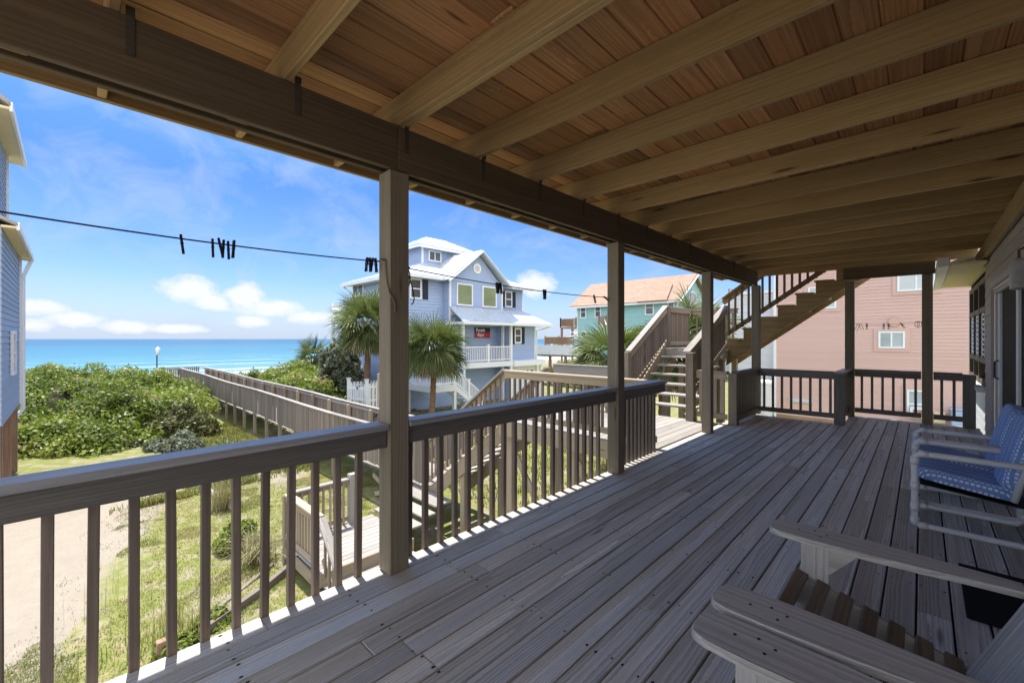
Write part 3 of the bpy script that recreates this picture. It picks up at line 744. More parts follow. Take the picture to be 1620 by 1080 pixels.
m=MB();m.tube([(-12.9,7.14,.0),(-12.85,7.3,.05),(-12.8,7.42,.03),(-12.78,7.5,-.05)],.018,8);m.tube([(-12.78,7.5,-.03),(-12.77,7.52,-.10)],[.02,.06],10);m.build('shower_head',M['metalstrap'],t)
m=MB();m.tube([(-12.9,7.03,-1.0),(-12.9,6.98,-1.0),(-12.9,6.95,-1.05)],.03,8);m.build('tap',M['black'],t)

# lower platform at the ground, steps to the boardwalk and to the garden
PZ=-2.28
m,_=plank_field(-8.55,-7.0,lambda x:(2.80,4.55),PZ,.1422,.007,.038,seed=77,joints=False)
lp=m.build('garden_platform',M['sidedeck'],origin=(-7.8,3.6,PZ));tag(lp,'low sunlit plank platform beside the boardwalk, seen through the near railing','platform')
m=MB();m.bb(-6.998,-6.96,2.8,4.55,PZ-.22,PZ-.004);m.bb(-8.59,-8.552,2.8,4.55,PZ-.22,PZ-.004);m.bb(-8.55,-7,2.76,2.798,PZ-.25,PZ-.06);m.build('fascia',M['warm'],lp)
m=MB();m.bb(-6.958,-6.62,2.85,4.5,PZ-.24,PZ-.20,.004);m.build('step',M['sidedeck'],lp)
for k in(1,2):
    m=MB();m.bb(-8.5,-7.1,4.55+.3*(k-1),4.86+.3*(k-1),PZ+.135*k-.04,PZ+.135*k,.004);m.build('step',M['sidedeck'],lp)
m=MB();m.bb(-8.5,-7.1,5.15,5.58,BZ-.04,BZ-.002,.004);m.build('step',M['sidedeck'],lp)
def rail_yy(name,x,y0,y1,z0,label,mat='warm'):
    t=thing(name,(x,(y0+y1)/2,z0),label,'railing','railings of the garden platform')
    m=MB();m.bb(x-.07,x+.07,y0,y1,z0+.88,z0+.918,.004);m.build('cap_rail',M['sidedeck'],t)
    m=MB();m.bb(x-.035,x-.005,y0,y1,z0+.78,z0+.878,.003);m.build('top_board',M[mat],t)
    m=MB();m.bb(x-.035,x-.005,y0,y1,z0+.05,z0+.14,.003);m.build('bottom_rail',M[mat],t)
    y=y0+.08
    while y<y1-.03:
        m=MB();m.bb(x-.003,x+.03,y-.02,y+.02,z0+.02,z0+.87,.003);m.build('baluster',M[mat],t);y+=.135
rail_yy('platform_railing',-8.52,2.86,3.98,PZ,'pale railing along the sea side of the low garden platform')
rail_x('platform_railing',2.82,-8.50,-7.02,'pale railing along the garden side of the low platform',PZ,.918,.13,'warm','warm',True,.14,'railings of the garden platform',.05)
slope_rail('stair_railing',2.82,-6.98,PZ+.92,-6.35,PZ+.34,'short pale handrail sloping from the low platform to the ground',.2,.80,'warm','x',.05,.10)
newel(-8.50,4.07,-1.28,'pale square post ending the sea side railing of the low platform',GZ-.2,'sidedeck',.15)
newel(-8.52,2.80,-1.40,'corner post of the low platform railing, dark grass shadow behind',GZ-.2,'warm',.10)
for (x0,y0,x1,y1) in((-9.6,4.3,-8.75,5.3),):
    pass
xb=thing('cross_brace',(-9.6,5.7,-2.3),'crossed timber brace between boardwalk posts, seen under the railing','brace')
m=MB();m.beam((-10.6,5.66,BZ-.25),(-9.0,5.66,GZ+.05),.04,.11);m.build('diagonal',M['warm'],xb)
m=MB();m.beam((-9.0,5.71,BZ-.25),(-10.6,5.71,GZ+.05),.04,.11);m.build('diagonal',M['warm'],xb)

# ------------------------------------------------------------------ our house wall
def siding(m,axis,plane,nsgn,a0,a1,z0,z1,pitch=.14,lap=.012,holes=()):
    """lap siding courses; axis 'y': wall runs along Y at X=plane, its outside towards nsgn*X"""
    z=z0
    while z<z1-.01:
        ze=min(z+pitch,z1)
        spans=[(a0,a1)]
        for (h0,h1,hz0,hz1) in holes:
            if hz0<ze-.001 and hz1>z+.001:
                ns=[]
                for (s0,s1) in spans:
                    if h1<=s0 or h0>=s1: ns.append((s0,s1));continue
                    if h0>s0: ns.append((s0,h0))
                    if h1<s1: ns.append((h1,s1))
                spans=ns
        rn=random.random()
        for (s0,s1) in spans:
            def P(a,o,zz): return (plane+nsgn*o,a,zz) if axis=='y' else (a,plane+nsgn*o,zz)
            V=[P(s0,lap,z),P(s1,lap,z),P(s1,.001,ze),P(s0,.001,ze),P(s0,-.02,z),P(s1,-.02,z),P(s1,-.02,ze),P(s0,-.02,ze)]
            F=[(0,1,2,3),(0,4,5,1),(0,3,7,4),(1,5,6,2)]
            if (axis=='y')==(nsgn>0): F=F
            else: F=[f[::-1] for f in F]
            m.add(V,F,None,rn)
        z=ze
hw=thing('house_wall',(.7,5,0),'mauve grey lap sided house wall behind the chairs','wall')
m=MB();siding(m,'y',.70,-1,-1.0,9.72,-.0,2.90,.142,.016,holes=((5.55,8.74,-.1,2.26),))
m.build('siding',M['ourwall'],hw)
m=MB();m.bb(.72,.80,-1,5.55,0,3.1);m.bb(.72,.80,8.74,9.74,0,3.1);m.bb(.72,.8,5.55,8.74,2.26,3.1);m.build('wall_backing',M['ourwall'],hw)
m=MB();m.bb(.665,.70,8.66,8.735,0,2.18,.003);m.bb(.665,.70,5.56,5.64,0,2.18,.003);m.bb(.66,.70,5.56,8.735,2.182,2.262,.003);m.build('door_trim',M['ourwall'],hw)
m=MB();m.bb(.705,.76,8.50,8.655,.02,2.17,.003);m.bb(.705,.76,5.65,5.72,.02,2.17,.003);m.bb(.70,.76,5.65,8.655,2.10,2.175,.003);m.bb(.70,.76,5.65,8.655,0,.05,.003)
d=m.build('sliding_door',M['fixture'],hw)
m=MB();m.bb(.712,.752,8.28,8.498,.06,2.09,.003);m.bb(.712,.752,6.82,6.95,.06,2.09,.003);m.build('stile',M['white'],d)
m=MB();m.bb(.735,.742,5.7,8.5,.05,2.1);m.build('pane',M['doorshade'],d)  # near-black sheet, its colour stands in for the unlit open doorway
m=MB();m.tube([(.712,8.36,.98),(.675,8.36,1.0),(.675,8.36,1.2),(.712,8.36,1.22)],.011,8);m.build('handle',M['black'],d)
m=MB();m.bb(.628,.666,-2,10.4,2.66,2.866,.004)
tag(m.build('ledger_board',M['joist'],origin=(.65,4,2.66)),'yellowish ledger board under the joist ends along the house wall','board')
# wing of the house beyond the deck end
hv=thing('house_wing',(.76,11.4,-2.7),'side wing of the house with brown framed lattice window and cream eave','house')
m=MB();siding(m,'y',.76,-1,9.78,13.2,-2.7,.72,.142,.016);m.build('siding',M['palewall'],hv)
m=MB();m.bb(.70,.78,9.725,9.80,0,2.62,.003);m.bb(.74,.80,9.8,13.2,2.50,2.9);m.build('corner_board',M['darkframe'],hv)
m=MB();m.bb(.80,.84,9.8,13.2,-2.7,2.9);m.build('wall_backing',M['palewall'],hv)
m=MB()
for y in(9.83,10.95,11.95,12.95): m.bb(.70,.78,y-.05,y+.05,.74,2.5,.003)
for zc in(.78,1.15,1.98,2.46): m.bb(.705,.775,9.83,12.95,zc-.045,zc+.045,.003)
wf=m.build('window',M['darkframe'],hv)
m=MB();m.bb(.77,.775,9.85,12.9,.8,2.45);m.build('pane',M['darkpane'],wf)
for (ya,yb) in((10.05,10.75),(11.1,11.75),(12.1,12.75)):
    m=MB()
    for k in range(9):
        zc=1.20+.083*k;m.tube([(.725,(ya+yb)/2+((yb-ya)/2-.1)*math.cos(q),zc+.048*math.sin(q)) for q in [i*math.pi/6 for i in range(13)]],.016,4,False)
    m.build('lattice',M['vinyl'],wf)
m=MB();m.bb(.62,.80,9.95,13.1,.66,.735,.004);m.build('window_sill',M['white'],hv)
m=MB();m.bb(.30,.668,9.1,9.72,2.60,2.63);m.bb(.30,.80,9.72,13.2,2.60,2.63);m.build('soffit',M['cream'],hv)
m=MB();m.bb(.74,.76,9.80,13.2,2.48,2.60);m.build('frieze',M['cream'],hv)
m=MB();m.bb(.16,.297,9.1,13.2,2.58,2.72,.01);m.build('gutter',M['white'],hv)
m=MB();m.prism([(.2,10.66,2.73),(.2,13.2,2.73),(1.6,13.2,3.3),(1.6,10.66,3.3)],(0,0,.05));m.build('roof',M['greyroof'],hv)
t=thing('porch_light',(.68,5.93,1.95),'weathered grey porch light fixture on the house wall above the door','light')
m=MB();m.bb(.660,.684,5.85,6.01,2.02,2.22,.01);m.build('back_plate',M['fixture'],t)
m=MB()
prof=[(.02,.065),(.0,.085),(.06,.095),(.17,.085),(.25,.07),(.27,.03)]
def rrect(cx_,cy_,hx,hy,zz,r=.03,n=4):
    P=[]
    for (sx,sy,a0) in((1,1,0),(-1,1,90),(-1,-1,180),(1,-1,270)):
        for k in range(n+1):
            a=R(a0+90*k/n);P.append((cx_+sx*(hx-r)+r*math.cos(a),cy_+sy*(hy-r)+r*math.sin(a),zz))
    return P
C0,C1=.622,5.93;rings=[rrect(C0,C1,.03,.06,1.945,.02),rrect(C0,C1,.048,.085,1.955,.03),rrect(C0,C1,.05,.09,2.03,.03),rrect(C0,C1,.046,.08,2.16,.03),rrect(C0+.005,C1,.04,.066,2.205,.02),rrect(C0+.005,C1,.02,.04,2.225,.01)]
V=[p for r_ in rings for p in r_];n=len(rings[0])
F=[(i*n+k,i*n+(k+1)%n,(i+1)*n+(k+1)%n,(i+1)*n+k) for i in range(len(rings)-1) for k in range(n)]+[tuple(range(n))[::-1],tuple((len(rings)-1)*n+k for k in range(n))]
m.add(V,F);m.build('lamp_body',M['fixture'],t,False)
m=MB();m.tube([(.625,5.93,2.22),(.625,5.93,2.30),(.66,5.93,2.32)],.010,6);m.build('bracket',M['metalstrap'],t)

# ------------------------------------------------------------------ adirondack chairs
def adirondack(cx_,cy_,label):
    t=thing('adirondack_chair',(cx_,cy_,0),label,'chair','grey wooden armchairs on the deck')
    W=M['chairwood'];X=lambda v:cx_+v
    for s in(-1,1):
        yc=cy_+s*.415
        # arm: rounded front, widest ahead, tapering to the back
        out=[];
        for (xx,hw_) in((-.48,.036),(-.472,.060),(-.455,.076),(-.42,.088),(-.30,.094),(-.10,.090),(.08,.074),(.20,.056),(.36,.042)): out.append((xx,hw_))
        pts=[(X(a),yc+s*b*.95,.535) for a,b in out]+[(X(a),yc-s*b*1.05,.535) for a,b in out[::-1]]
        m=MB()
        up=[Vector(p)+Vector((0,0,.022)) for p in pts];c=Vector((X(-.05),yc,.557))
        n=len(pts);inn=[Vector(p)+Vector((0,0,.026))-Vector((p[0]-c.x,p[1]-c.y,0)).normalized()*.005 for p in pts]
        V=[Vector(p) for p in pts]+up+inn
        F=[tuple(range(n))[::-1]]+[(i,(i+1)%n,n+(i+1)%n,n+i) for i in range(n)]+[(n+i,n+(i+1)%n,2*n+(i+1)%n,2*n+i) for i in range(n)]+[tuple(range(2*n,3*n))]
        if s>0: F=[f[::-1] for f in F]
        m.add(V,F,[(v.x+9.3*s,v.y-yc+.02,v.z-.49) for v in V]);m.build('armrest',W,t)
        m=MB();m.bb(X(-.345),X(-.235),cy_+s*.375-.011,cy_+s*.375+.011,.002,.534,.003);m.build('leg',W,t)
        m=MB();m.prism([(X(-.36),cy_+s*.352-.011,.20),(X(-.36),cy_+s*.352-.011,.345),(X(-.30),cy_+s*.352-.011,.365),(X(.25),cy_+s*.352-.011,.20),(X(.62),cy_+s*.352-.011,.08),(X(.62),cy_+s*.352-.011,.003),(X(.48),cy_+s*.352-.011,.003)],(0,.022,0));m.build('side_rail',W,t)
        m=MB();m.prism([(X(-.235),cy_+s*.375-.011,.40),(X(-.235),cy_+s*.375-.011,.533),(X(-.12),cy_+s*.375-.011,.533)],(0,.022,0));m.build('arm_bracket',W,t)
        for (xx,yy) in((-.30,.03),(-.27,-.03),(-.36,.0),(-.25,.01)):
            m=MB();m.tube([(X(xx),yc+yy,.552),(X(xx),yc+yy,.5618)],.0055,8);m.build('screw',M['stain'],t)
    for k in range(7):
        xx=-.34+.085*k;zz=.378-.025*k- (.0 if k else .004)
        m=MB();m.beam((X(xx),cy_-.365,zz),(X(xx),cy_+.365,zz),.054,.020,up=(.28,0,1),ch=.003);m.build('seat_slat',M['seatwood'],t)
    m=MB();m.bb(X(-.385),X(-.365),cy_-.365,cy_+.365,.25,.365,.003);m.build('front_apron',W,t)
    lean=Vector((.40,0,.92)).normalized();nor=Vector((-lean.z,0,lean.x))
    n=6
    for k in range(n):
        yy=cy_-.30+.60*(k+.5)/n
        L=.80+.08*math.sin(math.pi*(k+.5)/n)
        A=Vector((X(.195),yy,.19));B=A+lean*L
        m=MB();m.box((A+B)/2,(L,.092,.02),(lean,Vector((0,1,0)),lean.cross(Vector((0,1,0)))),.004);m.build('back_slat',W,t)
    for q in(.14,.42):
        P=Vector((X(.212),cy_,.19))+lean*q+Vector((.012,0,0))
        m=MB();m.box(P+Vector((.012,0,0)),(.08,.66 if q<.2 else .76,.022),(lean,Vector((0,1,0)),lean.cross(Vector((0,1,0)))),.003);m.build('back_rail',W,t)
    return t
adirondack(-.08,2.09,'grey wooden slatted armchair with its back at the lower right corner')
a2=adirondack(-.07,1.055,'grey wooden armchair nearest the camera, only one arm in view at the bottom')

# ------------------------------------------------------------------ pvc chairs
def superell(m,c,axes,h,e=.35,nu=26,nv=16):
    c=Vector(c);V=[];G=[]
    def sp(x): return math.copysign(abs(x)**e,x)
    for j in range(nv+1):
        ph=-math.pi/2+math.pi*j/nv
        for i in range(nu):
            th=2*math.pi*i/nu
            l=(h[0]*sp(math.cos(ph))*sp(math.cos(th)),h[1]*sp(math.cos(ph))*sp(math.sin(th)),h[2]*sp(math.sin(ph)))
            V.append(c+axes[0]*l[0]+axes[1]*l[1]+axes[2]*l[2]);G.append((l[0],l[1]+ (l[2]*.4),l[2]))
    F=[(j*nu+i,j*nu+(i+1)%nu,(j+1)*nu+(i+1)%nu,(j+1)*nu+i) for j in range(nv) for i in range(nu)]
    m.add(V,F,G)
def pvc_chair(y0,y1,label):
    yc=(y0+y1)/2;t=thing('pipe_chair',(.27,yc,0),label,'chair','white pipe armchairs with blue cushions')
    r=.023;x0,x1=-.045,.575
    for y in(y0,y1):
        m=MB();q=.03
        loop=[(x0+q,y,r+.002),(x1-q,y,r+.002),(x1,y,r+q),(x1,y,.56),(x1-q,y,.59),(x0+q,y,.59),(x0,y,.56),(x0,y,r+q),(x0+q,y,r+.002)]
        m.tube(loop,r,10,False);m.build('side_frame',M['pvc'],t,True)
        for P,d in(((x0,y,.05),(0,0,1)),((x0,y,.53),(0,0,1)),((x0+.05,y,.025),(1,0,0)),((x0+.05,y,.59),(1,0,0)),((x0,y,.33),(0,0,1)),((x0,y,.16),(0,0,1)),((x1,y,.09),(0,0,1)),((x1,y,.32),(0,0,1))):
            P=Vector(P);d=Vector(d);m=MB();m.tube([P-d*.03,P+d*.03],r*1.22,10);m.build('pipe_fitting',M['pvc'],t,True)
    for (xx,zz) in((x0,.33),(x1,.30)):
        m=MB();m.tube([(xx,y0,zz),(xx,y1,zz)],r*.95,10);m.build('cross_pipe',M['pvc'],t,True)
    m=MB();m.tube([(x1-.10,y0+.05,.32),(x1+.02,y0+.05,.83),(x1+.03,y0+.08,.86),(x1+.03,y1-.08,.86),(x1+.02,y1-.05,.83),(x1-.10,y1-.05,.32)],r*.95,10);m.build('back_frame',M['pvc'],t,True)
    m=MB();m.beam((x0+.03,yc,.345),(x1-.02,yc,.285),(y1-y0)-.06,.006);m.build('sling_seat',M['black'],t)
    Ys=Vector((0,1,0))
    d=Vector((1,0,-.14)).normalized();m=MB();superell(m,(x0+.285,yc,.395),(d,Ys,d.cross(Ys)),(.285,(y1-y0)/2-.03,.055),.32);m.build('seat_cushion',M['fabric'],t,True)
    d=Vector((.24,0,1)).normalized();m=MB();superell(m,(x1-.055,yc,.645),(d,Ys,d.cross(Ys)),(.29,(y1-y0)/2-.035,.065),.36);m.build('back_cushion',M['fabric'],t,True)
    return t
pvc_chair(4.69,5.25,'nearer white pipe chair with blue patterned cushions')
pvc_chair(5.33,5.90,'farther white pipe chair with blue cushions, mostly behind the nearer one')
m=MB();m.bb(.17,.66,3.34,4.10,.004,.016,.004);tag(m.build('door_mat',M['mat'],origin=(.4,3.7,0)),'dark rectangular mat on the deck boards behind the wooden armchair','mat')

# ------------------------------------------------------------------ clotheslines and pins
def sag(A,B,s,n=24):
    A=Vector(A);B=Vector(B);return [A.lerp(B,k/n)-Vector((0,0,s*4*(k/n)*(1-k/n))) for k in range(n+1)]
LA=sag((-2.565,-1.3,2.06),(-2.565,1.44,2.008),.05)
LBp=sag((-2.565,1.51,1.995),(-2.55,4.205,1.965),.035)
m=MB();m.tube(LA,.0042,6);m.tube([(-2.565,1.40,2.008),(-2.57,1.47,2.012),(-2.50,1.395,2.01),(-2.46,1.395,2.0)],.0055,6)
cl=m.build('clothesline',M['rope'],origin=(-2.56,0,2));tag(cl,'clothesline tied to the nearest post, crossing the sky','line','clotheslines')
m=MB();m.tube([(-2.46,1.395,2.0),(-2.45,1.394,1.93),(-2.436,1.395,1.85),(-2.416,1.40,1.79),(-2.412,1.42,1.76),(-2.411,1.435,1.72),(-2.411,1.436,1.67)],.005,6);m.build('rope_tail',M['oldrope'],cl)
m=MB();m.tube(LBp,.0042,6)
for (yc_,w_,h_,dx) in((1.588,.022,.072,0),(1.60,.030,.066,.012)):
    m.tube([(-2.555+dx,yc_+w_*math.sin(q),1.985-h_+h_*math.cos(q)) for q in [k*math.pi/12 for k in range(25)]],.0042,6,False)
m.tube([(-2.555,1.60,1.985),(-2.55,1.63,1.92),(-2.55,1.655,1.85),(-2.55,1.668,1.78),(-2.55,1.66,1.75),(-2.55,1.645,1.737)],.0042,6)
m.tube([(-2.555,1.55,1.99),(-2.555,1.575,2.0),(-2.555,1.60,1.985),(-2.555,1.63,1.99)],.012,6)
tag(m.build('clothesline',M['rope'],origin=(-2.56,2.8,2)),'clothesline between the two nearest posts with a hanging rope coil','line','clotheslines')
LC=sag((-.95,10.47,1.79),(-.01,10.47,1.80),.03)
m=MB();m.tube(LC,.003,5)
for q in(-.90,-.86): m.tube([(q,10.47,1.78),(q-.03,10.47,1.70),(q-.05,10.47,1.66)],.004,5);m.tube([(q,10.47,1.79),(q+.03,10.47,1.76),(q+.05,10.47,1.68)],.004,5)
for q in(-.07,-.04): m.tube([(q+.03*math.cos(k*math.pi/8),10.47,1.76+.055*math.sin(k*math.pi/8)) for k in range(17)],.004,5)
tag(m.build('clothesline',M['rope'],origin=(-.5,10.47,1.8)),'short clothesline between the two far posts before the pink house','line','clotheslines')
def pinmesh(mat):
    m=MB();
    for s in(-1,1):
        m.prism([(0+s*.002,-.005,.018),(s*.009,-.005,.020),(s*.010,-.005,-.02),(s*.008,-.005,-.040),(s*.011,-.005,-.072),(s*.004,-.005,-.072),(s*.002,-.005,-.03)],(0,.010,0))
    m.tube([(-.011,0,-.022),(.011,0,-.022)],.0068,8)
    return m.build('clothespin',M[mat])
pinproto=pinmesh('black');first=[True]
def pin(P,label,group,rx=0,rz=None,scale=1.0,brown=False):
    global pinproto
    if brown: o=pinmesh('oldrope')
    elif first[0]: o=pinproto;first[0]=False
    else: o=pinproto.copy();COL.objects.link(o)
    o.location=P;o.rotation_euler=(rx,0,random.uniform(-.15,.15) if rz is None else rz);o.scale=(scale,)*3
    tag(o,label,'clothespin',group)
def on(L,y,ax=1):
    for a,b in zip(L,L[1:]):
        if a[ax]<=y<=b[ax]: return a.lerp(b,(y-a[ax])/(b[ax]-a[ax]))
pin(on(LA,.375),'lone black clothespin on the line against the open sky','clothespins',.12)
for k,(y,rx) in enumerate(((.500,.03),(.528,.2),(.548,-.05),(.568,.04),(.592,-.06))):
    pin(on(LA,y)+Vector((random.uniform(-.01,.01),0,-.004*k%.012)),'black clothespin in the bunch of five against the sky','bunch of five clothespins',rx)
for y,rx in((1.325,-.1),(1.345,.05),(1.362,-.15),(1.385,.1)):
    pin(on(LA,y),'black clothespin in the bunch against the nearest post','bunch of clothespins at the post',rx)
for y,rx in((2.475,.1),(2.50,-.1),(2.52,.2)):
    pin(on(LBp,y),'black clothespin in the small bunch before the blue house','bunch before the blue house',rx)
for y,rx in((3.085,.1),(3.11,-.06)):
    pin(on(LBp,y),'black clothespin in the pair against the sky right of the blue house','pair of clothespins',rx)
pin(on(LBp,3.93),'brown clothespin tilted on the line near the second post','clothespins',.35,None,1,True)
pin(on(LBp,4.14),'brown clothespin lying almost flat against the second post','clothespins',1.1,None,1,True)
for x,lab in((-.76,'leftmost of the pins on the far clothesline'),(-.52,'second pin on the far clothesline'),(-.45,'third pin on the far clothesline')):
    pin(on(LC,x,0),'dark '+lab+' before the pink house','clothespins on the far line',0,0,1.25)
pin(on(LC,-.28,0),'tilted dark pin nearest the right post on the far clothesline','clothespins on the far line',0,.0,1.25)
COL.objects[-1].rotation_euler=(0,-.6,0)
#PART2
# ------------------------------------------------------------------ vegetation
def leaf_mesh(name,P,Nn,size,mat,parent=None,origin=(0,0,0),aspect=.55,rnd=None,jit=.7,fold=0.0):
    n=len(P);d=RNG.normal(size=(n,3));Nn=Nn+jit*d;Nn/=np.linalg.norm(Nn,axis=1)[:,None]
    t=np.cross(Nn,RNG.normal(size=(n,3)));t/=np.linalg.norm(t,axis=1)[:,None]+1e-9;b=np.cross(Nn,t)
    s=size*RNG.uniform(.6,1.35,n)[:,None]
    o=np.array(ORG[parent] if parent is not None else origin)
    V=np.stack([P-t*s,P-b*s*aspect+Nn*s*fold,P+t*s,P+b*s*aspect+Nn*s*fold],1).reshape(-1,3)-o
    me=bpy.data.meshes.new(name);me.vertices.add(4*n);me.loops.add(4*n);me.polygons.add(n)
    me.vertices.foreach_set('co',V.astype(np.float32).ravel());me.loops.foreach_set('vertex_index',np.arange(4*n,dtype=np.int32))
    me.polygons.foreach_set('loop_start',np.arange(0,4*n,4,dtype=np.int32));me.polygons.foreach_set('loop_total',np.full(n,4,dtype=np.int32))
    r=rnd if rnd is not None else RNG.uniform(0,1,n)
    at=me.attributes.new('rnd','FLOAT','POINT');at.data.foreach_set('value',np.repeat(r,4).astype(np.float32))
    me.materials.append(mat);me.update();me.validate()
    ob=bpy.data.objects.new(name,me);COL.objects.link(ob);ORG[ob]=Vector(o)
    if parent is not None: ob.parent=parent
    else: ob.location=Vector(o)
    return ob
def nz3(p,s,seed): return noise.noise((p[0]*s+seed,p[1]*s-seed,p[2]*s+2*seed))
def mound_points(mounds,n,seed=1,shell=.16,top=.15):
    vol=np.array([m[3]*m[4]+m[4]*m[5]+m[3]*m[5] for m in mounds]);cnt=RNG.multinomial(n,vol/vol.sum())
    PP=[];NN=[];RR=[]
    for k,(x,y,z_,rx,ry,rz) in enumerate(mounds):
        d=RNG.normal(size=(cnt[k]*2,3));d/=np.linalg.norm(d,axis=1)[:,None];d=d[d[:,2]>-top][:cnt[k]]
        f=np.array([1+.30*nz3(q,1.7,seed+k*3.1)+.30*nz3(q,4.2,seed+k*1.7)+.14*nz3(q,9,seed+k) for q in d])
        hue=np.array([.5+.55*nz3(q,2.6,seed+9+k*2.3)+.35*nz3(q,7,seed+4+k) for q in d])
        f-=RNG.exponential(shell*.35,len(d))
        p=np.stack([x+d[:,0]*rx*f,y+d[:,1]*ry*f,z_+d[:,2]*rz*f],1)
        nn=d/np.array([rx,ry,rz]);nn/=np.linalg.norm(nn,axis=1)[:,None];nn[:,2]+=.4
        PP.append(p);NN.append(nn);RR.append(np.clip(hue*.7+RNG.uniform(0,.38,len(d)),0,1))
    return np.concatenate(PP),np.concatenate(NN),np.concatenate(RR)
def core_mesh(name,mounds,mat,parent,scale=.84,seed=1):
    m=MB()
    for k,(x,y,z_,rx,ry,rz) in enumerate(mounds):
        nu,nv=28,14;V=[]
        for j in range(nv+1):
            ph=-math.pi/2+math.pi*j/nv
            for i in range(nu):
                th=2*math.pi*i/nu;q=(math.cos(ph)*math.cos(th),math.cos(ph)*math.sin(th),math.sin(ph))
                f=scale*(1+.30*nz3(q,1.7,seed+k*3.1)+.30*nz3(q,4.2,seed+k*1.7))
                V.append((x+q[0]*rx*f,y+q[1]*ry*f,z_+q[2]*rz*f))
        m.add(V,[(j*nu+i,j*nu+(i+1)%nu,(j+1)*nu+(i+1)%nu,(j+1)*nu+i) for j in range(nv) for i in range(nu)])
    return m.build(name,mat,parent,True)
def thicket(name,mounds,n,size,mat,label,cat,kind=None,seed=1,group=None,shell=.16):
    x,y=mounds[0][0],mounds[0][1]
    t=thing(name,(x,y,GZ),label,cat,group)
    if kind: t['kind']=kind
    P,Nn,r=mound_points(mounds,n,seed,shell)
    leaf_mesh('foliage',P,Nn,size,mat,t,rnd=r,jit=.75)
    core_mesh('shaded_stems',mounds,M['core'],t,.86,seed)
    return t
# dense dune thicket left of the boardwalk
ML=[(-26.5,1.6,-2.5,2.9,2.4,1.75),(-25.0,3.4,-2.6,2.0,1.3,1.5),(-24.6,-.9,-2.8,2.0,2.6,1.05),(-29.5,3.4,-2.4,2.8,1.7,1.95),(-30.5,.2,-2.5,3.2,2.8,2.05),(-28.0,-2.6,-2.6,2.6,2.3,1.55),(-34.5,2.3,-2.3,3.0,2.4,1.75),(-35.5,-1.6,-2.3,3.2,2.6,2.05),(-32.0,-4.5,-2.4,3.0,2.5,1.95),(-23.2,.9,-2.75,1.6,2.0,.75),(-38.5,.6,-2.4,3.0,3.4,1.9),(-27.0,-4.6,-2.6,2.4,2.0,1.2)]
def lumps(mounds,per,rmin,rmax,seed):
    rr=random.Random(seed);out=[]
    for k,(x,y,z_,rx,ry,rz) in enumerate(mounds):
        for _ in range(int(per*(rx*ry)**.5)):
            a=rr.uniform(0,6.283);el=math.asin(rr.uniform(.0,1));q=(math.cos(el)*math.cos(a),math.cos(el)*math.sin(a),math.sin(el))
            f=.92*(1+.30*nz3(q,1.7,3.3+k*3.1)+.30*nz3(q,4.2,3.3+k*1.7));r0=rr.uniform(rmin,rmax)
            out.append((x+q[0]*rx*f,y+q[1]*ry*f,z_+q[2]*rz*f-.1,r0*rr.uniform(.8,1.4),r0*rr.uniform(.8,1.4),r0*rr.uniform(.6,1.0)))
    return out
def worldhue(P,base):
    q=np.array([noise.noise((a*.55,b*.55,c*.55))+.5*noise.noise((a*1.7,b*1.7,c*1.7+5)) for a,b,c in P]);dry=np.array([noise.noise((a*.9+9,b*.9,c*.9)) for a,b,c in P])
    r=np.clip(base*.55+.22+.42*q,0,.80);return np.where((dry>.48)&(RNG.uniform(0,1,len(P))<.75),RNG.uniform(.9,1,len(P)),r)
LL=lumps(ML,17,.3,.75,4);A_=mound_points(LL,125000,3.3,.2,.2);B_=mound_points(ML,18000,3.3,.1);P,Nn,r=[np.concatenate(q) for q in zip(A_,B_)];r=worldhue(P,r);th=leaf_mesh('dune_thicket',P,Nn,.075,M['leaf'],rnd=r,jit=.75)
tag(th,'dense rolling green thicket on the dune left of the boardwalk','thicket',None,'stuff');ORG[th]=Vector((0,0,0))
core_mesh('shaded_stems',ML,M['core'],th,.80,3.3)
MR=[(-24.0,9.0,-2.5,2.4,1.9,1.35),(-27.5,10.2,-2.4,2.6,2.2,1.75),(-31.5,10.8,-2.4,3.0,2.2,2.05),(-35.0,13.0,-2.4,3.4,2.6,1.95),(-30.0,14.0,-2.4,3.0,2.6,2.1),(-21.0,8.8,-2.6,1.6,1.1,.8),(-39,15.5,-2.5,3.4,3,1.6)]
LL=lumps(MR,17,.3,.8,9);A_=mound_points(LL,60000,8.1,.25,.0);B_=mound_points(MR,12000,8.1,.1);P,Nn,r=[np.concatenate(q) for q in zip(A_,B_)];r=worldhue(P,r);th=leaf_mesh('dune_thicket',P,Nn,.08,M['leaf'],rnd=r,jit=.75)
tag(th,'bright green thicket right of the boardwalk, in front of the small palm','thicket',None,'stuff');ORG[th]=Vector((0,0,0))
core_mesh('shaded_stems',MR,M['core'],th,.80,8.1)
thicket('shrub',[(-36.5,9.3,-2.5,2.6,1.5,1.45)],9000,.08,M['leaf'],'low bright green shrub beyond the boardwalk rail, before dune grass','shrub',seed=2.2)
thicket('shrub',[(-23.3,3.4,-2.6,1.0,1.1,1.15),(-22.6,4.1,-2.7,.7,.6,.8)],7000,.06,M['leafred'],'rusty brown edged shrub at the thicket end beside the boardwalk','shrub',seed=5.2)
thicket('shrub',[(-20.3,3.0,-2.7,.9,.55,.62),(-20.9,2.4,-2.75,.6,.5,.45)],5000,.05,M['leafdark'],'small silvery shrub on the sand in front of the thicket','shrub',seed=6.7)
thicket('shrub',[(-25.3,11.5,-1.2,1.45,1.3,1.9),(-25.0,11.2,.1,1.15,1.0,1.25),(-25.6,12.0,-2.0,1.6,1.4,1.0)],22000,.075,M['leafdark'],'tall dark silver leaved bush beside the small palm and white gate','shrub',seed=4.4,shell=.3)
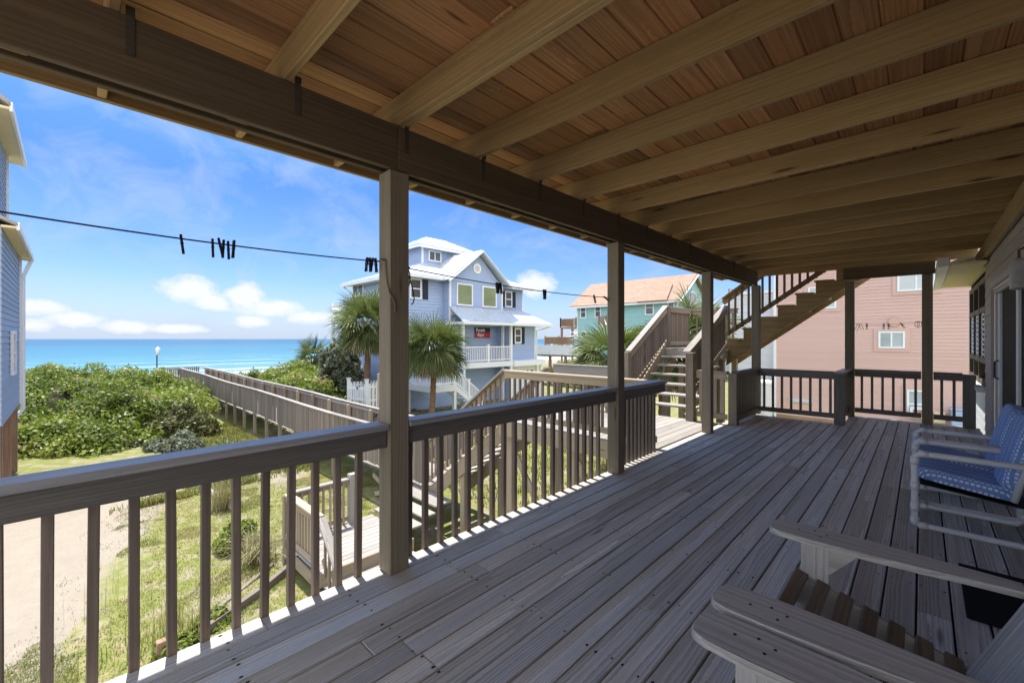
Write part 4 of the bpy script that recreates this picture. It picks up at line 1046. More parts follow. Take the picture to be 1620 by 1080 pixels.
thicket('shrub',[(-9.85,2.25,-2.55,.33,.28,.36),(-10.1,2.55,-2.55,.25,.2,.26),(-9.6,2.6,-2.6,.22,.2,.22)],3500,.035,M['leaf'],'small round bright green shrub on the lawn','shrub',seed=1.4)
for (x,y,rr,lab) in((-7.5,1.5,.25,'low green plant spilling over the timber edging near the deck'),(-7.1,1.0,.30,'leafy weed clump beside the orange stake')):
    thicket('weed',[(x,y,GZ,rr,rr*.9,rr*.8)],1400,.035,M['leaf'],lab,'plant',seed=x)

def blades(name,P,h,w,mat,lean=.35,origin=(0,0,0),seg=2,rnd=None):
    n=len(P);a=RNG.uniform(0,2*np.pi,n);L=RNG.normal(0,lean,n)[:,None];dirv=np.stack([np.cos(a),np.sin(a),np.zeros(n)],1);sd=np.stack([-np.sin(a),np.cos(a),np.zeros(n)],1)
    hh=(h*RNG.uniform(.45,1.4,n))[:,None];ww=w*RNG.uniform(.6,1.3,n)[:,None];up=np.array([0,0,1.])
    v0=P-sd*ww;v1=P+sd*ww;mid=P+up*hh*.6+dirv*L*hh*.35;v2=mid-sd*ww*.7;v3=mid+sd*ww*.7;v4=P+up*hh*(1-.25*np.abs(L))+dirv*L*hh
    V=np.stack([v0,v1,v3,v2,v4],1).reshape(-1,3)-np.array(origin)
    base=np.arange(n)*5
    me=bpy.data.meshes.new(name);me.vertices.add(5*n);me.loops.add(7*n);me.polygons.add(2*n)
    me.vertices.foreach_set('co',V.astype(np.float32).ravel())
    li=np.stack([base,base+1,base+2,base+3,base+3,base+2,base+4],1).ravel().astype(np.int32);me.loops.foreach_set('vertex_index',li)
    ls=np.stack([np.arange(n)*7,np.arange(n)*7+4],1).ravel().astype(np.int32);lt=np.tile([4,3],n).astype(np.int32)
    me.polygons.foreach_set('loop_start',ls);me.polygons.foreach_set('loop_total',lt)
    r=RNG.uniform(0,1,n) if rnd is None else rnd
    at=me.attributes.new('rnd','FLOAT','POINT');at.data.foreach_set('value',np.repeat(r,5).astype(np.float32))
    me.materials.append(mat);me.update();me.validate();o=bpy.data.objects.new(name,me);COL.objects.link(o);o.location=origin;ORG[o]=Vector(origin);return o
def lawn(n,x0,x1,y0,y1,thr=-.05):
    P=[];Rr=[]
    while len(P)<n:
        x=random.uniform(x0,x1);y=random.uniform(y0,y1)
        line=.324*x+y+2.95+1.0*noise.noise((x*.5,y*.5,1))+.5*noise.noise((x*2,y*2,5))
        if line<.05 and not (line>-.5 and random.random()<.05): continue
        d=noise.noise((x*1.1,y*1.1,9))+.5*noise.noise((x*3,y*3,2))
        if d<thr and random.random()<.75: continue
        if -24<x<-13.5 and 3.9<y<5.2 and random.random()<.8: continue
        if -8.6<x<-6.9 and 2.7<y<5.6: continue
        P.append((x,y,gz(x,y)-.005));Rr.append(min(1,max(0,.45+.5*noise.noise((x*.8,y*.8,4))+random.uniform(-.4,.55))))
    return np.array(P),np.array(Rr)
P,r=lawn(110000,-14.5,-3.0,-1.5,5.5,.2);tag(blades('lawn_grass',P,.042,.004,M['grass'],1.1,rnd=r),'short patchy lawn grass below the deck','grass',None,'stuff')
P,r=lawn(26000,-25,-14,-1.5,5.5);tag(blades('dune_grass',P,.16,.012,M['grass'],.6,rnd=r),'longer yellow green grass before the thicket','grass',None,'stuff')
P,r=lawn(20000,-24,-4,7.2,14);tag(blades('yard_grass',P,.14,.012,M['grass'],.6,rnd=r),'grass beyond the boardwalk toward the blue house','grass',None,'stuff')
P=[]
for k in range(16000):
    x=random.uniform(-62,-36);y=random.uniform(-12,34)
    if noise.noise((x*.25,y*.25,3))>-.1: P.append((x,y,gz(x,y)))
tag(blades('beach_grass',np.array(P),.55,.03,M['drygrass'],.5),'pale dune grass on the sand before the sea','grass',None,'stuff')
def tuft(x,y,h,n,label,mat='drygrass',spread=.12,w=.006,lean=.6):
    z0=gz(x,y);P=np.array([(x+random.gauss(0,spread),y+random.gauss(0,spread),z0) for _ in range(n)])
    tag(blades('grass_tuft',P,h,w,M[mat],lean,(x,y,z0)),label,'grass','grass tufts on the lawn')
tuft(-8.95,2.45,.55,420,'big pale grass tuft drooping beside the round green shrub',spread=.10,lean=.9)
tuft(-12.4,2.65,.75,350,'tall dry brown grass tuft near the pale log')
tuft(-7.6,.95,.45,160,'thin tall grass by the timber edging','grass',.25,.005)
tuft(-9.0,.65,.6,60,'sparse tall seed stalks on the lawn edge','drygrass',.35,.003,.3)
m=MB();m.tube([(-14.6,2.55,gz(-14.6,2.55)+.06),(-13.2,2.75,gz(-13.2,2.75)+.07),(-11.9,2.8,gz(-11.9,2.8)+.06)],.075,8)
tag(m.build('driftwood_log',M['sidedeck'],origin=(-13.2,2.7,GZ)),'pale weathered log lying on the lawn','log')
m=MB();m.beam((-7.05,.95,GZ+.10),(-7.75,2.15,GZ+.10),.09,.14,ch=.006);m.beam((-7.76,2.17,GZ+.10),(-8.35,3.0,GZ+.12),.09,.14,ch=.006);m.beam((-7.6,1.3,GZ+.02),(-8.6,2.6,GZ+.04),.07,.10,ch=.006)
tag(m.build('timber_edging',M['greytimber'],origin=(-7.7,2,GZ)),'low weathered timber edging along the planting strip','edging')
m=MB();m.bb(-7.16,-7.06,.78,.88,GZ-.1,GZ+.30,.008)
tag(m.build('wooden_stake',M['pile'],origin=(-7.1,.83,GZ)),'short orange brown wooden stake by the timber edging','stake')

# palms
def palm(x,y,z0,z1,rad,n,label,seed,trunk_r=.14,dead=14,droop=1.0,group='palms around the houses'):
    rr=random.Random(seed);t=thing('palm_tree',(x,y,z0),label,'palm tree',group)
    m=MB();pts=[];rad_=[]
    K=26
    for k in range(K+1):
        f=k/K;pts.append((x+.06*math.sin(f*3+seed),y+.06*math.cos(f*2.2+seed),z0-.1+(z1-z0+.1)*f));rad_.append(trunk_r*(1.12-.22*f)*(1+.07*((k%2)*2-1))+ (trunk_r*.55 if f>.86 else 0)*(f-.86)/.14)
    m.tube(pts,rad_,12);
    for k in range(40):   # old leaf bases
        f=rr.uniform(.72,1);a=rr.uniform(0,6.28);r0=trunk_r*(.95+.3*(f>.88));P=Vector((x+r0*math.cos(a),y+r0*math.sin(a),z0+(z1-z0)*f))
        d=Vector((math.cos(a)*.55,math.sin(a)*.55,.8)).normalized();m.beam(P-d*.05,P+d*rr.uniform(.12,.26),.05,.02,up=(math.cos(a),math.sin(a),0))
    m.build('trunk',M['trunk'],t)
    C=Vector((x,y,z1+.1))
    def frond(m,az,el,pet,fan,dr):
        h=Vector((math.cos(az),math.sin(az),0));side=Vector((-math.sin(az),math.cos(az),0))
        d=(h*math.cos(el)+Vector((0,0,1))*math.sin(el)).normalized();P=[];p=Vector(C)+h*.08
        for k in range(5):
            P.append(p.copy());dd=(d-Vector((0,0,.10*k*dr))).normalized();p=p+dd*pet/4
        m.tube(P,[.016,.014,.012,.011,.010],4,False,rr.uniform(.1,.5));d=(P[-1]-P[-2]).normalized();q_=rr.uniform(-1.1,1.1);side=(side*math.cos(q_)+side.cross(d)*math.sin(q_)).normalized();upv=side.cross(d)*-1
        if upv.z<0: upv=-upv
        tip=P[-1];L=30;base=rr.uniform(0,.9);roll=rr.uniform(-.5,.5)
        for k in range(L):
            w_=(k/(L-1)-.5)*2;ang=w_*2.05
            ld=(d*math.cos(ang)+side*math.sin(ang)).normalized()
            ld=(ld+upv*(.28*abs(w_)+.1+roll*.25*w_)).normalized()
            ln=fan*(1-.38*abs(w_)**1.6)*rr.uniform(.85,1.08);wd=.019+.010*(1-abs(w_))
            nrm=ld.cross(side if abs(ld.dot(side))<.8 else d).normalized()
            sd=ld.cross(nrm).normalized();q=tip.copy();V=[];dirn=ld.copy()
            for s_,(f,wf) in enumerate(((.0,.35),(.35,1.0),(.7,.8),(1.0,.04))):
                V+= [q-sd*wd*wf,q+sd*wd*wf]
                stp=ln*.35 if s_<2 else ln*.3
                dirn=(dirn-Vector((0,0,(.04,.16,.42,.5)[s_]*dr*rr.uniform(.6,1.4)))).normalized();q=q+dirn*stp
            m.add(V,[(0,1,3,2),(2,3,5,4),(4,5,7,6)],V,min(1,max(0,base*.7+rr.uniform(0,.35))))
    g=MB()
    for k in range(n):
        az=k*2.39996+rr.uniform(-.25,.25);u_=(k+.5)/n;el=R(74)-u_**.8*R(112)+rr.uniform(-.28,.28)
        frond(g,az,el,rad*rr.uniform(.22,.62),rad*rr.uniform(.58,.80),droop*(.9+.9*u_))
    g.build('crown',M['frond'],t)
    if dead:
        g=MB()
        for k in range(dead): frond(g,k*2.39996+.7,R(rr.uniform(-75,-42)),rad*.45,rad*.5,1.2)
        g.build('dead_fronds',M['deadfrond'],t)
    return t
palm(-17.3,12.35,-2.65,1.0,1.85,62,'palm with brown trunk in front of the white entry deck',11,.135,26)
palm(-20.8,10.75,-2.65,2.15,1.9,62,'large palm left of the nearest post with shaggy brown underside',23,.16,26)
palm(-33.5,13.0,-2.4,.0,1.75,34,'small far palm seen against the sea',31,.17,8)
palm(-7.2,12.1,-2.6,.75,1.55,40,'low bushy palm in front of the teal house, left of the second post',47,.14,6)
palm(-6.2,13.8,-2.6,.8,1.6,40,'bushy palm behind the second post and the planter board',53,.14,6)
palm(-6.3,16.6,-2.6,1.6,1.7,38,'taller palm behind the left stair rail',61,.14,6)
palm(-6.0,15.7,-2.6,1.4,1.1,34,'palm seen through the landing railing',67,.13,4)

# ------------------------------------------------------------------ neighbouring houses
def window(t,axis,plane,sg,a,zc,w,h,glassm='glass',frame='white',mull='v',trim=.09,depth=.06,sash=True):
    m=MB()
    def B(a0,a1,z0,z1,o0,o1):
        p0,p1=plane+sg*o0,plane+sg*o1
        if axis=='y': m.bb(min(p0,p1),max(p0,p1),a0,a1,z0,z1)
        else: m.bb(a0,a1,min(p0,p1),max(p0,p1),z0,z1)
    B(a-w/2-trim,a-w/2,zc-h/2-trim,zc+h/2+trim,.0,depth);B(a+w/2,a+w/2+trim,zc-h/2-trim,zc+h/2+trim,.0,depth)
    B(a-w/2,a+w/2,zc+h/2,zc+h/2+trim,0,depth-.003);B(a-w/2,a+w/2,zc-h/2-trim,zc-h/2,0,depth-.003)
    k=.03
    if mull in('v','x'): B(a-k,a+k,zc-h/2,zc+h/2,.0,depth-.012)
    if mull in('h','x'): B(a-w/2,a+w/2,zc-k,zc+k,.0,depth-.015)
    f=m.build('window',M[frame],t)
    m=MB();B(a-w/2,a+w/2,zc-h/2,zc+h/2,.002,.028);m.build('pane',M[glassm],f);return f
def shutter(t,axis,plane,sg,a,zc,w,h):
    m=MB();p0,p1=sorted((plane+sg*.0,plane+sg*.05))
    if axis=='y': m.bb(p0,p1,a-w/2,a+w/2,zc-h/2,zc+h/2)
    else: m.bb(a-w/2,a+w/2,p0,p1,zc-h/2,zc+h/2)
    m.build('shutter',M['shutter'],t)
def roofplane(m,pts,th=.08,rib=None):
    """one roof slope from its corner points, with standing seams running down the slope"""
    P=[Vector(p) for p in pts];nor=(P[1]-P[0]).cross(P[-1]-P[0]).normalized()
    if nor.z<0: nor=-nor
    m.prism(P,nor*th)
    if rib:
        e=(P[1]-P[0]);L=e.length;e.normalize();dn=nor.cross(e)
        if dn.dot(P[2]-P[0])<0: dn=-dn
        k=rib*.5
        while k<L:
            A=P[0]+e*k;tmax=None
            for a,b in zip(P[1:],P[2:]+[P[0]]):
                d=b-a;den=dn.dot(e)*0+ (dn.x*0)
                # intersect A+dn*t with segment a-b inside the plane
                u_=(a-A).dot(e);v_=d.dot(e)
                if abs(v_)<1e-6: continue
                s_=-u_/v_
                if -1e-4<=s_<=1+1e-4:
                    t_=(a+d*s_-A).dot(dn)
                    if t_>.05: tmax=t_ if tmax is None else max(tmax,t_)
            if tmax: m.beam(A+nor*(th+.012),A+dn*(tmax-.02)+nor*(th+.012),.03,.03,up=nor)
            k+=rib
def balustrade(t,p0,p1,z0,h,mat='vinyl',pitch=.14,posts=(0,1),name='railing',pw=.12,bs=.035):
    p0=Vector((*p0,z0));p1=Vector((*p1,z0)) if len(p1)==2 else Vector(p1);U=Vector((0,0,1))
    m=MB();m.beam(p0+U*h,p1+U*h,.08,.06);m.beam(p0+U*.12,p1+U*.12,.05,.06)
    L=(p1-p0).length;n=int(L/pitch)
    for k in range(1,n):
        q=p0.lerp(p1,k/n);m.box(q+U*(h/2+.06),(bs,bs,h-.15))
    for f in posts:
        q=p0.lerp(p1,f);m.box(q+U*(h/2+.04),(pw,pw,h+.14));m.box(q+U*(h+.13),(pw*1.25,pw*1.25,.05))
    return m.build(name,M[mat],t)

# ---- blue house
bh=thing('beach_house',(-21.5,18,-2.6),'periwinkle blue three storey house with white metal roofs and red sign','house')
m=MB()
siding(m,'y',-21.3,1,13.4,23.2,-2.7,5.15,.19,.03)
siding(m,'x',13.4,-1,-27.8,-21.3,-2.7,5.15,.19,.03)
siding(m,'y',-20.6,1,16.0,20.4,2.5,5.05,.18,.02)
siding(m,'x',16.0,-1,-21.3,-20.6,2.5,5.05,.18,.02)
siding(m,'y',-20.0,1,20.7,23.1,.05,2.55,.19,.03)
siding(m,'x',20.7,-1,-21.3,-20.0,-2.7,2.55,.18,.02)
siding(m,'y',-23.5,1,16.0,20.3,5.7,7.55,.18,.02);siding(m,'x',16.0,-1,-26.5,-23.5,5.7,7.55,.18,.02)
m.prism([(-20.6,16.0,5.05),(-20.6,20.4,5.05),(-20.6,18.2,7.0)],(-.1,0,0))
m.bb(-27.78,-21.36,13.46,23.1,-2.7,5.1);m.bb(-21.3,-20.65,16.05,20.35,2.55,5.05);m.bb(-21.3,-20.06,20.76,23.05,-.2,2.5);m.bb(-26.4,-23.56,16.06,20.2,5.6,7.5)
m.build('wall',M['blue'],bh)
m=MB()
for (x,y,z0,z1) in((-21.3,13.4,-2.7,5.15),(-20.6,16.0,2.5,5.1),(-20.6,20.4,2.5,5.1),(-23.5,16.0,6.0,7.55),(-21.3,23.2,2.5,5.1),(-20.0,23.1,-2.6,2.55),(-27.8,13.4,-2.7,5.15),(-20,20.7,.05,2.55)):
    m.bb(x-.05,x+.06,y-.06,y+.05,z0,z1)
m.bb(-20.59,-20.5,15.95,20.45,2.95,3.40)
m.build('corner_trim',M['white'],bh)
m=MB()
e=5.15
for pts in([(-20.7,12.8,e),(-20.7,23.8,e),(-24.2,19.5,6.75),(-24.2,17.0,6.75)],[(-28.4,12.8,e),(-20.7,12.8,e),(-24.2,17.0,6.75)],[(-20.7,23.8,e),(-28.4,23.8,e),(-24.2,19.5,6.75)],[(-28.4,23.8,e),(-28.4,12.8,e),(-24.2,17.0,6.75),(-24.2,19.5,6.75)]):
    roofplane(m,pts,.07,.42)
e=7.5
for pts in([(-23.0,15.4,e),(-23.0,20.9,e),(-25,18.9,8.55),(-25,17.3,8.55)],[(-27,15.4,e),(-23,15.4,e),(-25,17.3,8.55)],[(-23,20.9,e),(-27,20.9,e),(-25,18.9,8.55)],[(-27,20.9,e),(-27,15.4,e),(-25,17.3,8.55),(-25,18.9,8.55)]):
    roofplane(m,pts,.07,.42)
for pts in([(-24.0,15.55,4.98),(-20.1,15.55,4.98),(-20.1,18.2,7.08),(-24.0,18.2,7.08)],[(-20.1,20.85,4.98),(-24.0,20.85,4.98),(-24.0,18.2,7.08),(-20.1,18.2,7.08)]):
    roofplane(m,pts,.07,.42)
e=2.50
for pts in([(-19.05,15.7,e),(-19.05,23.9,e),(-20.55,22.4,3.42),(-20.55,15.9,3.42)],[(-19.05,23.9,e),(-21.3,23.9,e),(-21.3,22.4,3.42),(-20.55,22.4,3.42)]):
    roofplane(m,pts,.06,.42)
rf=m.build('roof',M['metalroof'],bh)
m=MB();m.bb(-20.72,-20.60,12.8,15.5,5.0,5.16);m.bb(-28.4,-20.72,12.74,12.86,5.0,5.16);m.bb(-20.72,-20.6,20.9,23.8,5.0,5.16);m.bb(-19.08,-18.96,15.7,23.9,2.36,2.52);m.bb(-20.65,-19.1,15.72,15.8,2.36,2.5)
m.bb(-23.04,-22.94,15.4,20.9,7.36,7.5);m.bb(-27,-23.04,15.36,15.44,7.36,7.5)
for s in(-1,1): m.beam((-20.08,18.2+s*2.65,4.93),(-20.08,18.2,7.03),.05,.2,up=(1,0,0.001))
m.bb(-28.3,-20.75,12.9,13.38,5.02,5.05);m.bb(-21.28,-20.75,13.4,15.9,5.02,5.05);m.bb(-21.2,-19.1,15.8,23.8,2.38,2.42)
m.build('fascia',M['white'],bh)
window(bh,'y',-21.28,1,14.0,4.42,.62,1.0,mull='h');shutter(bh,'y',-21.28,1,14.68,4.42,.36,1.15)
window(bh,'y',-20.58,1,17.12,4.25,1.12,1.2,'greenglass',mull=None);window(bh,'y',-20.58,1,19.22,4.25,1.10,1.2,'greenglass',mull=None)
window(bh,'y',-21.28,1,21.72,4.32,.55,.95,mull='h')
for a in(21.18,22.28): shutter(bh,'y',-21.28,1,a,4.32,.34,1.1)
window(bh,'x',13.38,-1,-27.05,4.35,1.3,1.4,mull='x')
window(bh,'y',-23.48,1,16.95,7.0,.85,.55,mull='v');window(bh,'y',-23.48,1,19.0,7.0,.85,.55,mull='v')
window(bh,'y',-19.98,1,21.32,1.72,.5,.85,mull='h')
for a in(20.86,21.85): shutter(bh,'y',-19.98,1,a,1.72,.28,1.15)
m=MB();m.tube([(-20.6,18.15,6.0),(-20.54,18.15,6.0)],.33,20);vt=m.build('round_vent',M['white'],bh)
m=MB();m.tube([(-20.545,18.15,6.0),(-20.53,18.15,6.0)],.2,20);m.build('louver',M['palewall'],vt)
m=MB();m.bb(-21.3,-19.55,16.1,20.4,-.28,.05);m.bb(-20.0,-19.4,20.4,23.6,-.32,.05);m.bb(-21.25,-19.5,16.0,16.1,-.3,.06);m.build('balcony_floor',M['white'],bh)
balustrade(bh,(-19.62,16.2),(-19.62,20.25),.05,.95,posts=(0,.5,1),name='balcony_railing')
m=MB()
for (x,y,z0,z1) in((-19.62,20.28,-2.7,2.4),(-19.62,16.2,1.0,2.4),(-19.62,16.25,-2.7,-.3),(-20.6,20.5,-2.7,2.4),(-19.6,23.3,-2.7,-.3)):
    m=MB();m.bb(x-.08,x+.08,y-.08,y+.08,z0,z1);m.build('porch_column',M['white'],bh)
m=MB();m.tube([(-19.0,23.75,2.4),(-19.4,23.4,2.2),(-19.9,23.22,2.1),(-19.92,23.22,-2.4)],.05,8);m.build('downspout',M['white'],bh)
m=MB();m.tube([(-28.2,12.9,5.0),(-28.0,13.2,4.7),(-27.85,13.33,4.5),(-27.85,13.33,-2.4)],.05,8);m.build('downspout',M['white'],bh)
m=MB();m.bb(-20.04,-19.98,20.75,23.05,-2.68,-.36);gd=m.build('garage_door',M['doorwhite'],bh)
m=MB()
for k in range(5):
    y=20.98+.45*k;m.prism([(-19.978,y+.17*math.cos(q),-.95+.28*math.sin(q)) for q in [i*math.pi/6 for i in range(7)]],(.012,0,0))
m.build('arched_pane',M['shutter'],gd)
m=MB();m.tube([(-21.25,16.9,-.7),(-21.05,16.9,-.65),(-21.05,16.9,-.9)],.05,8);m.bb(-21.12,-20.98,16.83,16.97,-1.1,-.85);m.build('wall_lamp',M['cream'],bh)
# entry deck
m=MB();m.bb(-21.2,-18.55,13.25,14.85,-1.14,-1.04);m.bb(-21.2,-18.5,13.2,13.25,-1.34,-1.02);m.bb(-18.55,-18.5,13.25,14.85,-1.34,-1.02);ed=m.build('entry_deck',M['white'],bh)
for (x,y) in((-18.6,13.3),(-18.6,14.75),(-20.9,13.3)):
    m=MB();m.bb(x-.08,x+.08,y-.08,y+.08,-2.75,-1.15);m.build('leg',M['white'],ed)
balustrade(ed,(-21.2,13.3),(-18.6,13.3),-1.04,.85,posts=(0,.5,1));balustrade(ed,(-18.6,13.3),(-18.6,14.75),-1.04,.85,posts=(1,))
m=MB()
for k in range(8): m.bb(-19.7,-18.6,14.86+.25*k,15.13+.25*k,-1.24-.19*k,-1.20-.19*k)
m.beam((-18.56,14.8,-1.2),(-18.56,16.9,-2.72),.05,.26);m.beam((-19.72,14.8,-1.2),(-19.72,16.9,-2.72),.05,.26);m.build('entry_steps',M['white'],bh)
balustrade(bh,(-18.56,14.8),(-18.56,16.7,-2.5),-1.04,.85,posts=(.5,1),name='step_railing')
# sea side balcony
m=MB();m.bb(-32,-27.85,13.6,20,2.85,3.05);m.bb(-31.95,-31.75,13.65,13.85,-2.7,2.85);m.bb(-29.9,-29.7,13.65,13.85,-2.7,2.85);m.bb(-32,-27.85,13.6,20,-.2,0.0);m.build('sea_balcony',M['white'],bh)
balustrade(bh,(-31.9,13.7),(-27.9,13.7),3.05,.95,posts=(0,.5,1),name='balcony_railing');balustrade(bh,(-31.9,13.7),(-27.9,13.7),0,.95,posts=(0,.5,1),name='balcony_railing')
# banner sign
sg=thing('banner_sign',(-21.24,19.2,1.9),'red and black banner sign with pale lettering on the blue house porch wall','sign')
def bannermat():
    t=NT('red_black_banner');g=t.attr('gco');s=t.N('SeparateXYZ');t.L(g,s.inputs[0])
    n=t.noise(t.vmul(g,(3,3,3)),1,3);f=t.math('ADD',s.outputs[2],t.math('MULTIPLY',n,.35))
    c=t.ramp(t.math('ADD',t.math('MULTIPLY',f,.9),.35),[(.14,(.02,.004,.01)),(.26,(.50,.02,.05)),(.46,(.40,.02,.06)),(.62,(.015,.010,.015))]);return t.set(c,.5)
m=MB();V=[(-21.22,18.52,1.57),(-21.22,19.90,1.57),(-21.22,19.90,2.25),(-21.22,18.52,2.25)]
m.add(V+[(-21.25,a,b) for _,a,b in V],[(0,1,2,3),(7,6,5,4),(0,4,5,1),(1,5,6,2),(2,6,7,3),(3,7,4,0)],[(0,y-19.2,zz-1.91) for _,y,zz in V]*2)
m.build('banner',bannermat(),sg)
def lettering(txt,loc,size,mat,parent,rot,shear=0):
    cu=bpy.data.curves.new('lettering','FONT');cu.body=txt;cu.size=size;cu.extrude=.004;cu.shear=shear;cu.offset=.006
    tmp=bpy.data.objects.new('lettering_tmp',cu);COL.objects.link(tmp)
    dg=bpy.context.evaluated_depsgraph_get();me=bpy.data.meshes.new_from_object(tmp.evaluated_get(dg))
    bpy.data.objects.remove(tmp);me.materials.clear();me.materials.append(mat);me.name='lettering'
    o=bpy.data.objects.new('lettering',me);COL.objects.link(o);o.parent=parent;o.location=Vector(loc)-ORG[parent];o.rotation_euler=rot;return o
lettering('Purple',(-21.21,18.60,1.99),.31,M['white'],sg,(R(90),0,R(90)),.15)
lettering('Rays',(-21.21,18.74,1.68),.31,M['white'],sg,(R(90),0,R(90)),.15)

# white louvred enclosure beside the big palm
fe=thing('white_gate',(-20.2,10.4,-2.7),'white slatted gate and enclosure of the outdoor shower by the blue house','gate')
def slatpanel(p0,p1,zb,h,name,arch=0):
    p0=Vector((*p0,zb));p1=Vector((*p1,zb));L=(p1-p0).length;m=MB();n=int(L/.16);U=Vector((0,0,1))
    for k in range(n):
        f=(k+.5)/n;q=p0.lerp(p1,f);hh=h-arch*math.sin(math.pi*f);d=(p1-p0).normalized()
        m.beam(q-d*.055,q+d*.055,.03,hh-.1,up=U) if False else m.box(q+U*hh/2,(.115,.025,hh-.1),(d,U.cross(d),U))
    for zz in(.25,h*.55,h-.22-arch*.5): m.beam(p0+U*zz,p1+U*zz,.05,.1)
    return m.build(name,M['vinyl'],fe)
slatpanel((-20.9,9.9),(-19.75,10.15),-2.6,1.95,'gate_panel',.22)
slatpanel((-19.65,10.2),(-19.45,11.6),-2.6,1.95,'side_panel');slatpanel((-21.1,9.95),(-21.0,11.5),-2.6,1.95,'side_panel')
slatpanel((-21.0,11.6),(-19.5,11.7),-2.6,1.95,'rear_panel')
for (x,y) in((-21.0,9.87),(-19.66,10.15)):
    m=MB();m.bb(x-.07,x+.07,y-.07,y+.07,-2.75,-.52);m.bb(x-.09,x+.09,y-.09,y+.09,-.52,-.47);m.build('gate_post',M['vinyl'],fe)
m=MB();m.bb(-20.36,-20.28,9.96,10.0,-1.0,-.9);m.build('latch',M['black'],fe)
# raised walkway with white fence right of the blue house
rw=thing('raised_walkway',(-24,30,-2),'raised white railed walkway on dark piles between the blue and teal houses','walkway')
m=MB();m.bb(-28,-19.5,29.7,31.5,-.05,.1);m.build('deck_floor',M['greytimber'],rw)
balustrade(rw,(-28,29.75),(-19.5,29.75),.1,.8,'vinyl',.11,(0,.25,.5,.75,1),bs=.07)
for x in(-27.5,-25.8,-24.1,-22.4,-20.7):
    m=MB();m.tube([(x,30,-2.9),(x,30,-.05)],.13,8);m.build('pile',M['pile'],rw)
thicket('shrub',[(-24,33.5,-2.3,3.4,1.6,1.5),(-19,32,-2.3,2.6,1.6,1.2)],9000,.1,M['leaf'],'green shrubs under the raised white railed walkway','shrub',seed=12)

# ---- teal house
gh=thing('beach_house',(-23.5,46,-2.5),'teal house with tan shingle roof and lilac arched window','house')
m=MB()
siding(m,'x',42,-1,-29.6,-17.6,-2.6,5.5,.18,.02);siding(m,'y',-17.6,1,42,50,-2.6,5.5,.18,.02);siding(m,'y',-29.6,-1,42,50,-2.6,5.5,.18,.02)
m.prism([(-17.6,42,5.5),(-17.6,50,5.5),(-17.6,46,8.15)],(-.1,0,0));m.bb(-29.55,-17.66,42.06,49.9,-2.6,5.45)
m.build('wall',M['teal'],gh)
m=MB()
roofplane(m,[(-30.3,41.4,5.25),(-17.1,41.4,5.25),(-17.1,46,8.3),(-30.3,46,8.3)],.12);roofplane(m,[(-17.1,50.6,5.25),(-30.3,50.6,5.25),(-30.3,46,8.3),(-17.1,46,8.3)],.12)
roofplane(m,[(-21.5,41.2,5.3),(-18.3,41.2,5.3),(-18.9,44,7.2),(-20.9,44,7.2)],.12)
m.build('roof',M['tanroof'],gh)
m=MB();m.bb(-30.3,-17.1,41.36,41.44,5.08,5.28)
for s in(-1,1): m.beam((-17.06,46+s*4.65,5.2),(-17.06,46,8.25),.05,.28,up=(1,0,.001))
for (x,y) in((-17.6,42),(-29.6,42)): m.bb(x-.07,x+.07,y-.07,y+.05,-2.6,5.3)
m.build('fascia',M['white'],gh)
for (x,zc,w_,h_,mu) in((-28.75,4.65,.6,1.2,'h'),(-26.75,4.65,.6,1.2,'h'),(-24.9,4.65,.6,1.2,'h'),(-20.5,4.75,.75,1.3,'h'),(-28.7,1.7,.6,1.2,'h'),(-18.2,4.95,.5,.6,None)): window(gh,'x',41.98,-1,x,zc,w_,h_,mull=mu,trim=.12)
m=MB();yc=45.9
arc=[(-17.52,yc+1.1*math.cos(q),5.5+1.0*math.sin(q)) for q in [i*math.pi/14 for i in range(15)]]
m.prism([(-17.58,yc+1.15,4.0)]+[(-17.58,a,b) for _,a,b in [(0,yc+1.15*math.cos(q),5.5+1.08*math.sin(q)) for q in [i*math.pi/14 for i in range(15)]]]+[(-17.58,yc-1.15,4.0)],(.05,0,0))
aw=m.build('arched_window',M['white'],gh)
m=MB()
for s in(-1,1):
    m.prism([(-17.53,yc+s*.06,5.35),(-17.53,yc+s*.98,5.35)]+[(-17.53,yc+s*.98*math.cos(q),5.5+.93*math.sin(q)) for q in [i*math.pi/16 for i in range(8)]]+[(-17.53,yc+s*.06,6.42)],(.01,0,0))
    m.bb(-17.53,-17.52,yc+min(s*.06,s*.98),yc+max(s*.06,s*.98),4.1,5.22)
m.build('pane',M['blueglass'],aw)
m=MB();m.bb(-32,-29.7,41.8,44.5,2.75,2.95);m.build('balcony_floor',M['pile'],gh)
balustrade(gh,(-32,41.85),(-29.7,41.85),2.95,.95,'pile',.13,(0,1),'balcony_railing',bs=.06);balustrade(gh,(-32,41.85),(-32,44.4),2.95,.95,'pile',.13,(0,1),'balcony_railing',bs=.06)
m=MB();m.bb(-34,-29.7,41.2,45,.55,.75);m.build('lower_deck',M['pile'],gh)
balustrade(gh,(-34,41.3),(-29.7,41.3),.75,.95,'pile',.11,(0,.5,1),'deck_railing',bs=.07)
for (x,z1) in((-31.9,2.75),(-30.3,2.75),(-33.8,.55)):
    m=MB();m.bb(x-.1,x+.1,41.85,42.05,-2.8,z1);m.build('post',M['pile'],gh)
m=MB();m.bb(-26.2,-25.2,41.2,42,3.0,3.15);m.build('small_balcony',M['pile'],gh)
balustrade(gh,(-26.2,41.25),(-25.2,41.25),3.1,.9,'pile',.13,(0,1),'balcony_railing',bs=.06)
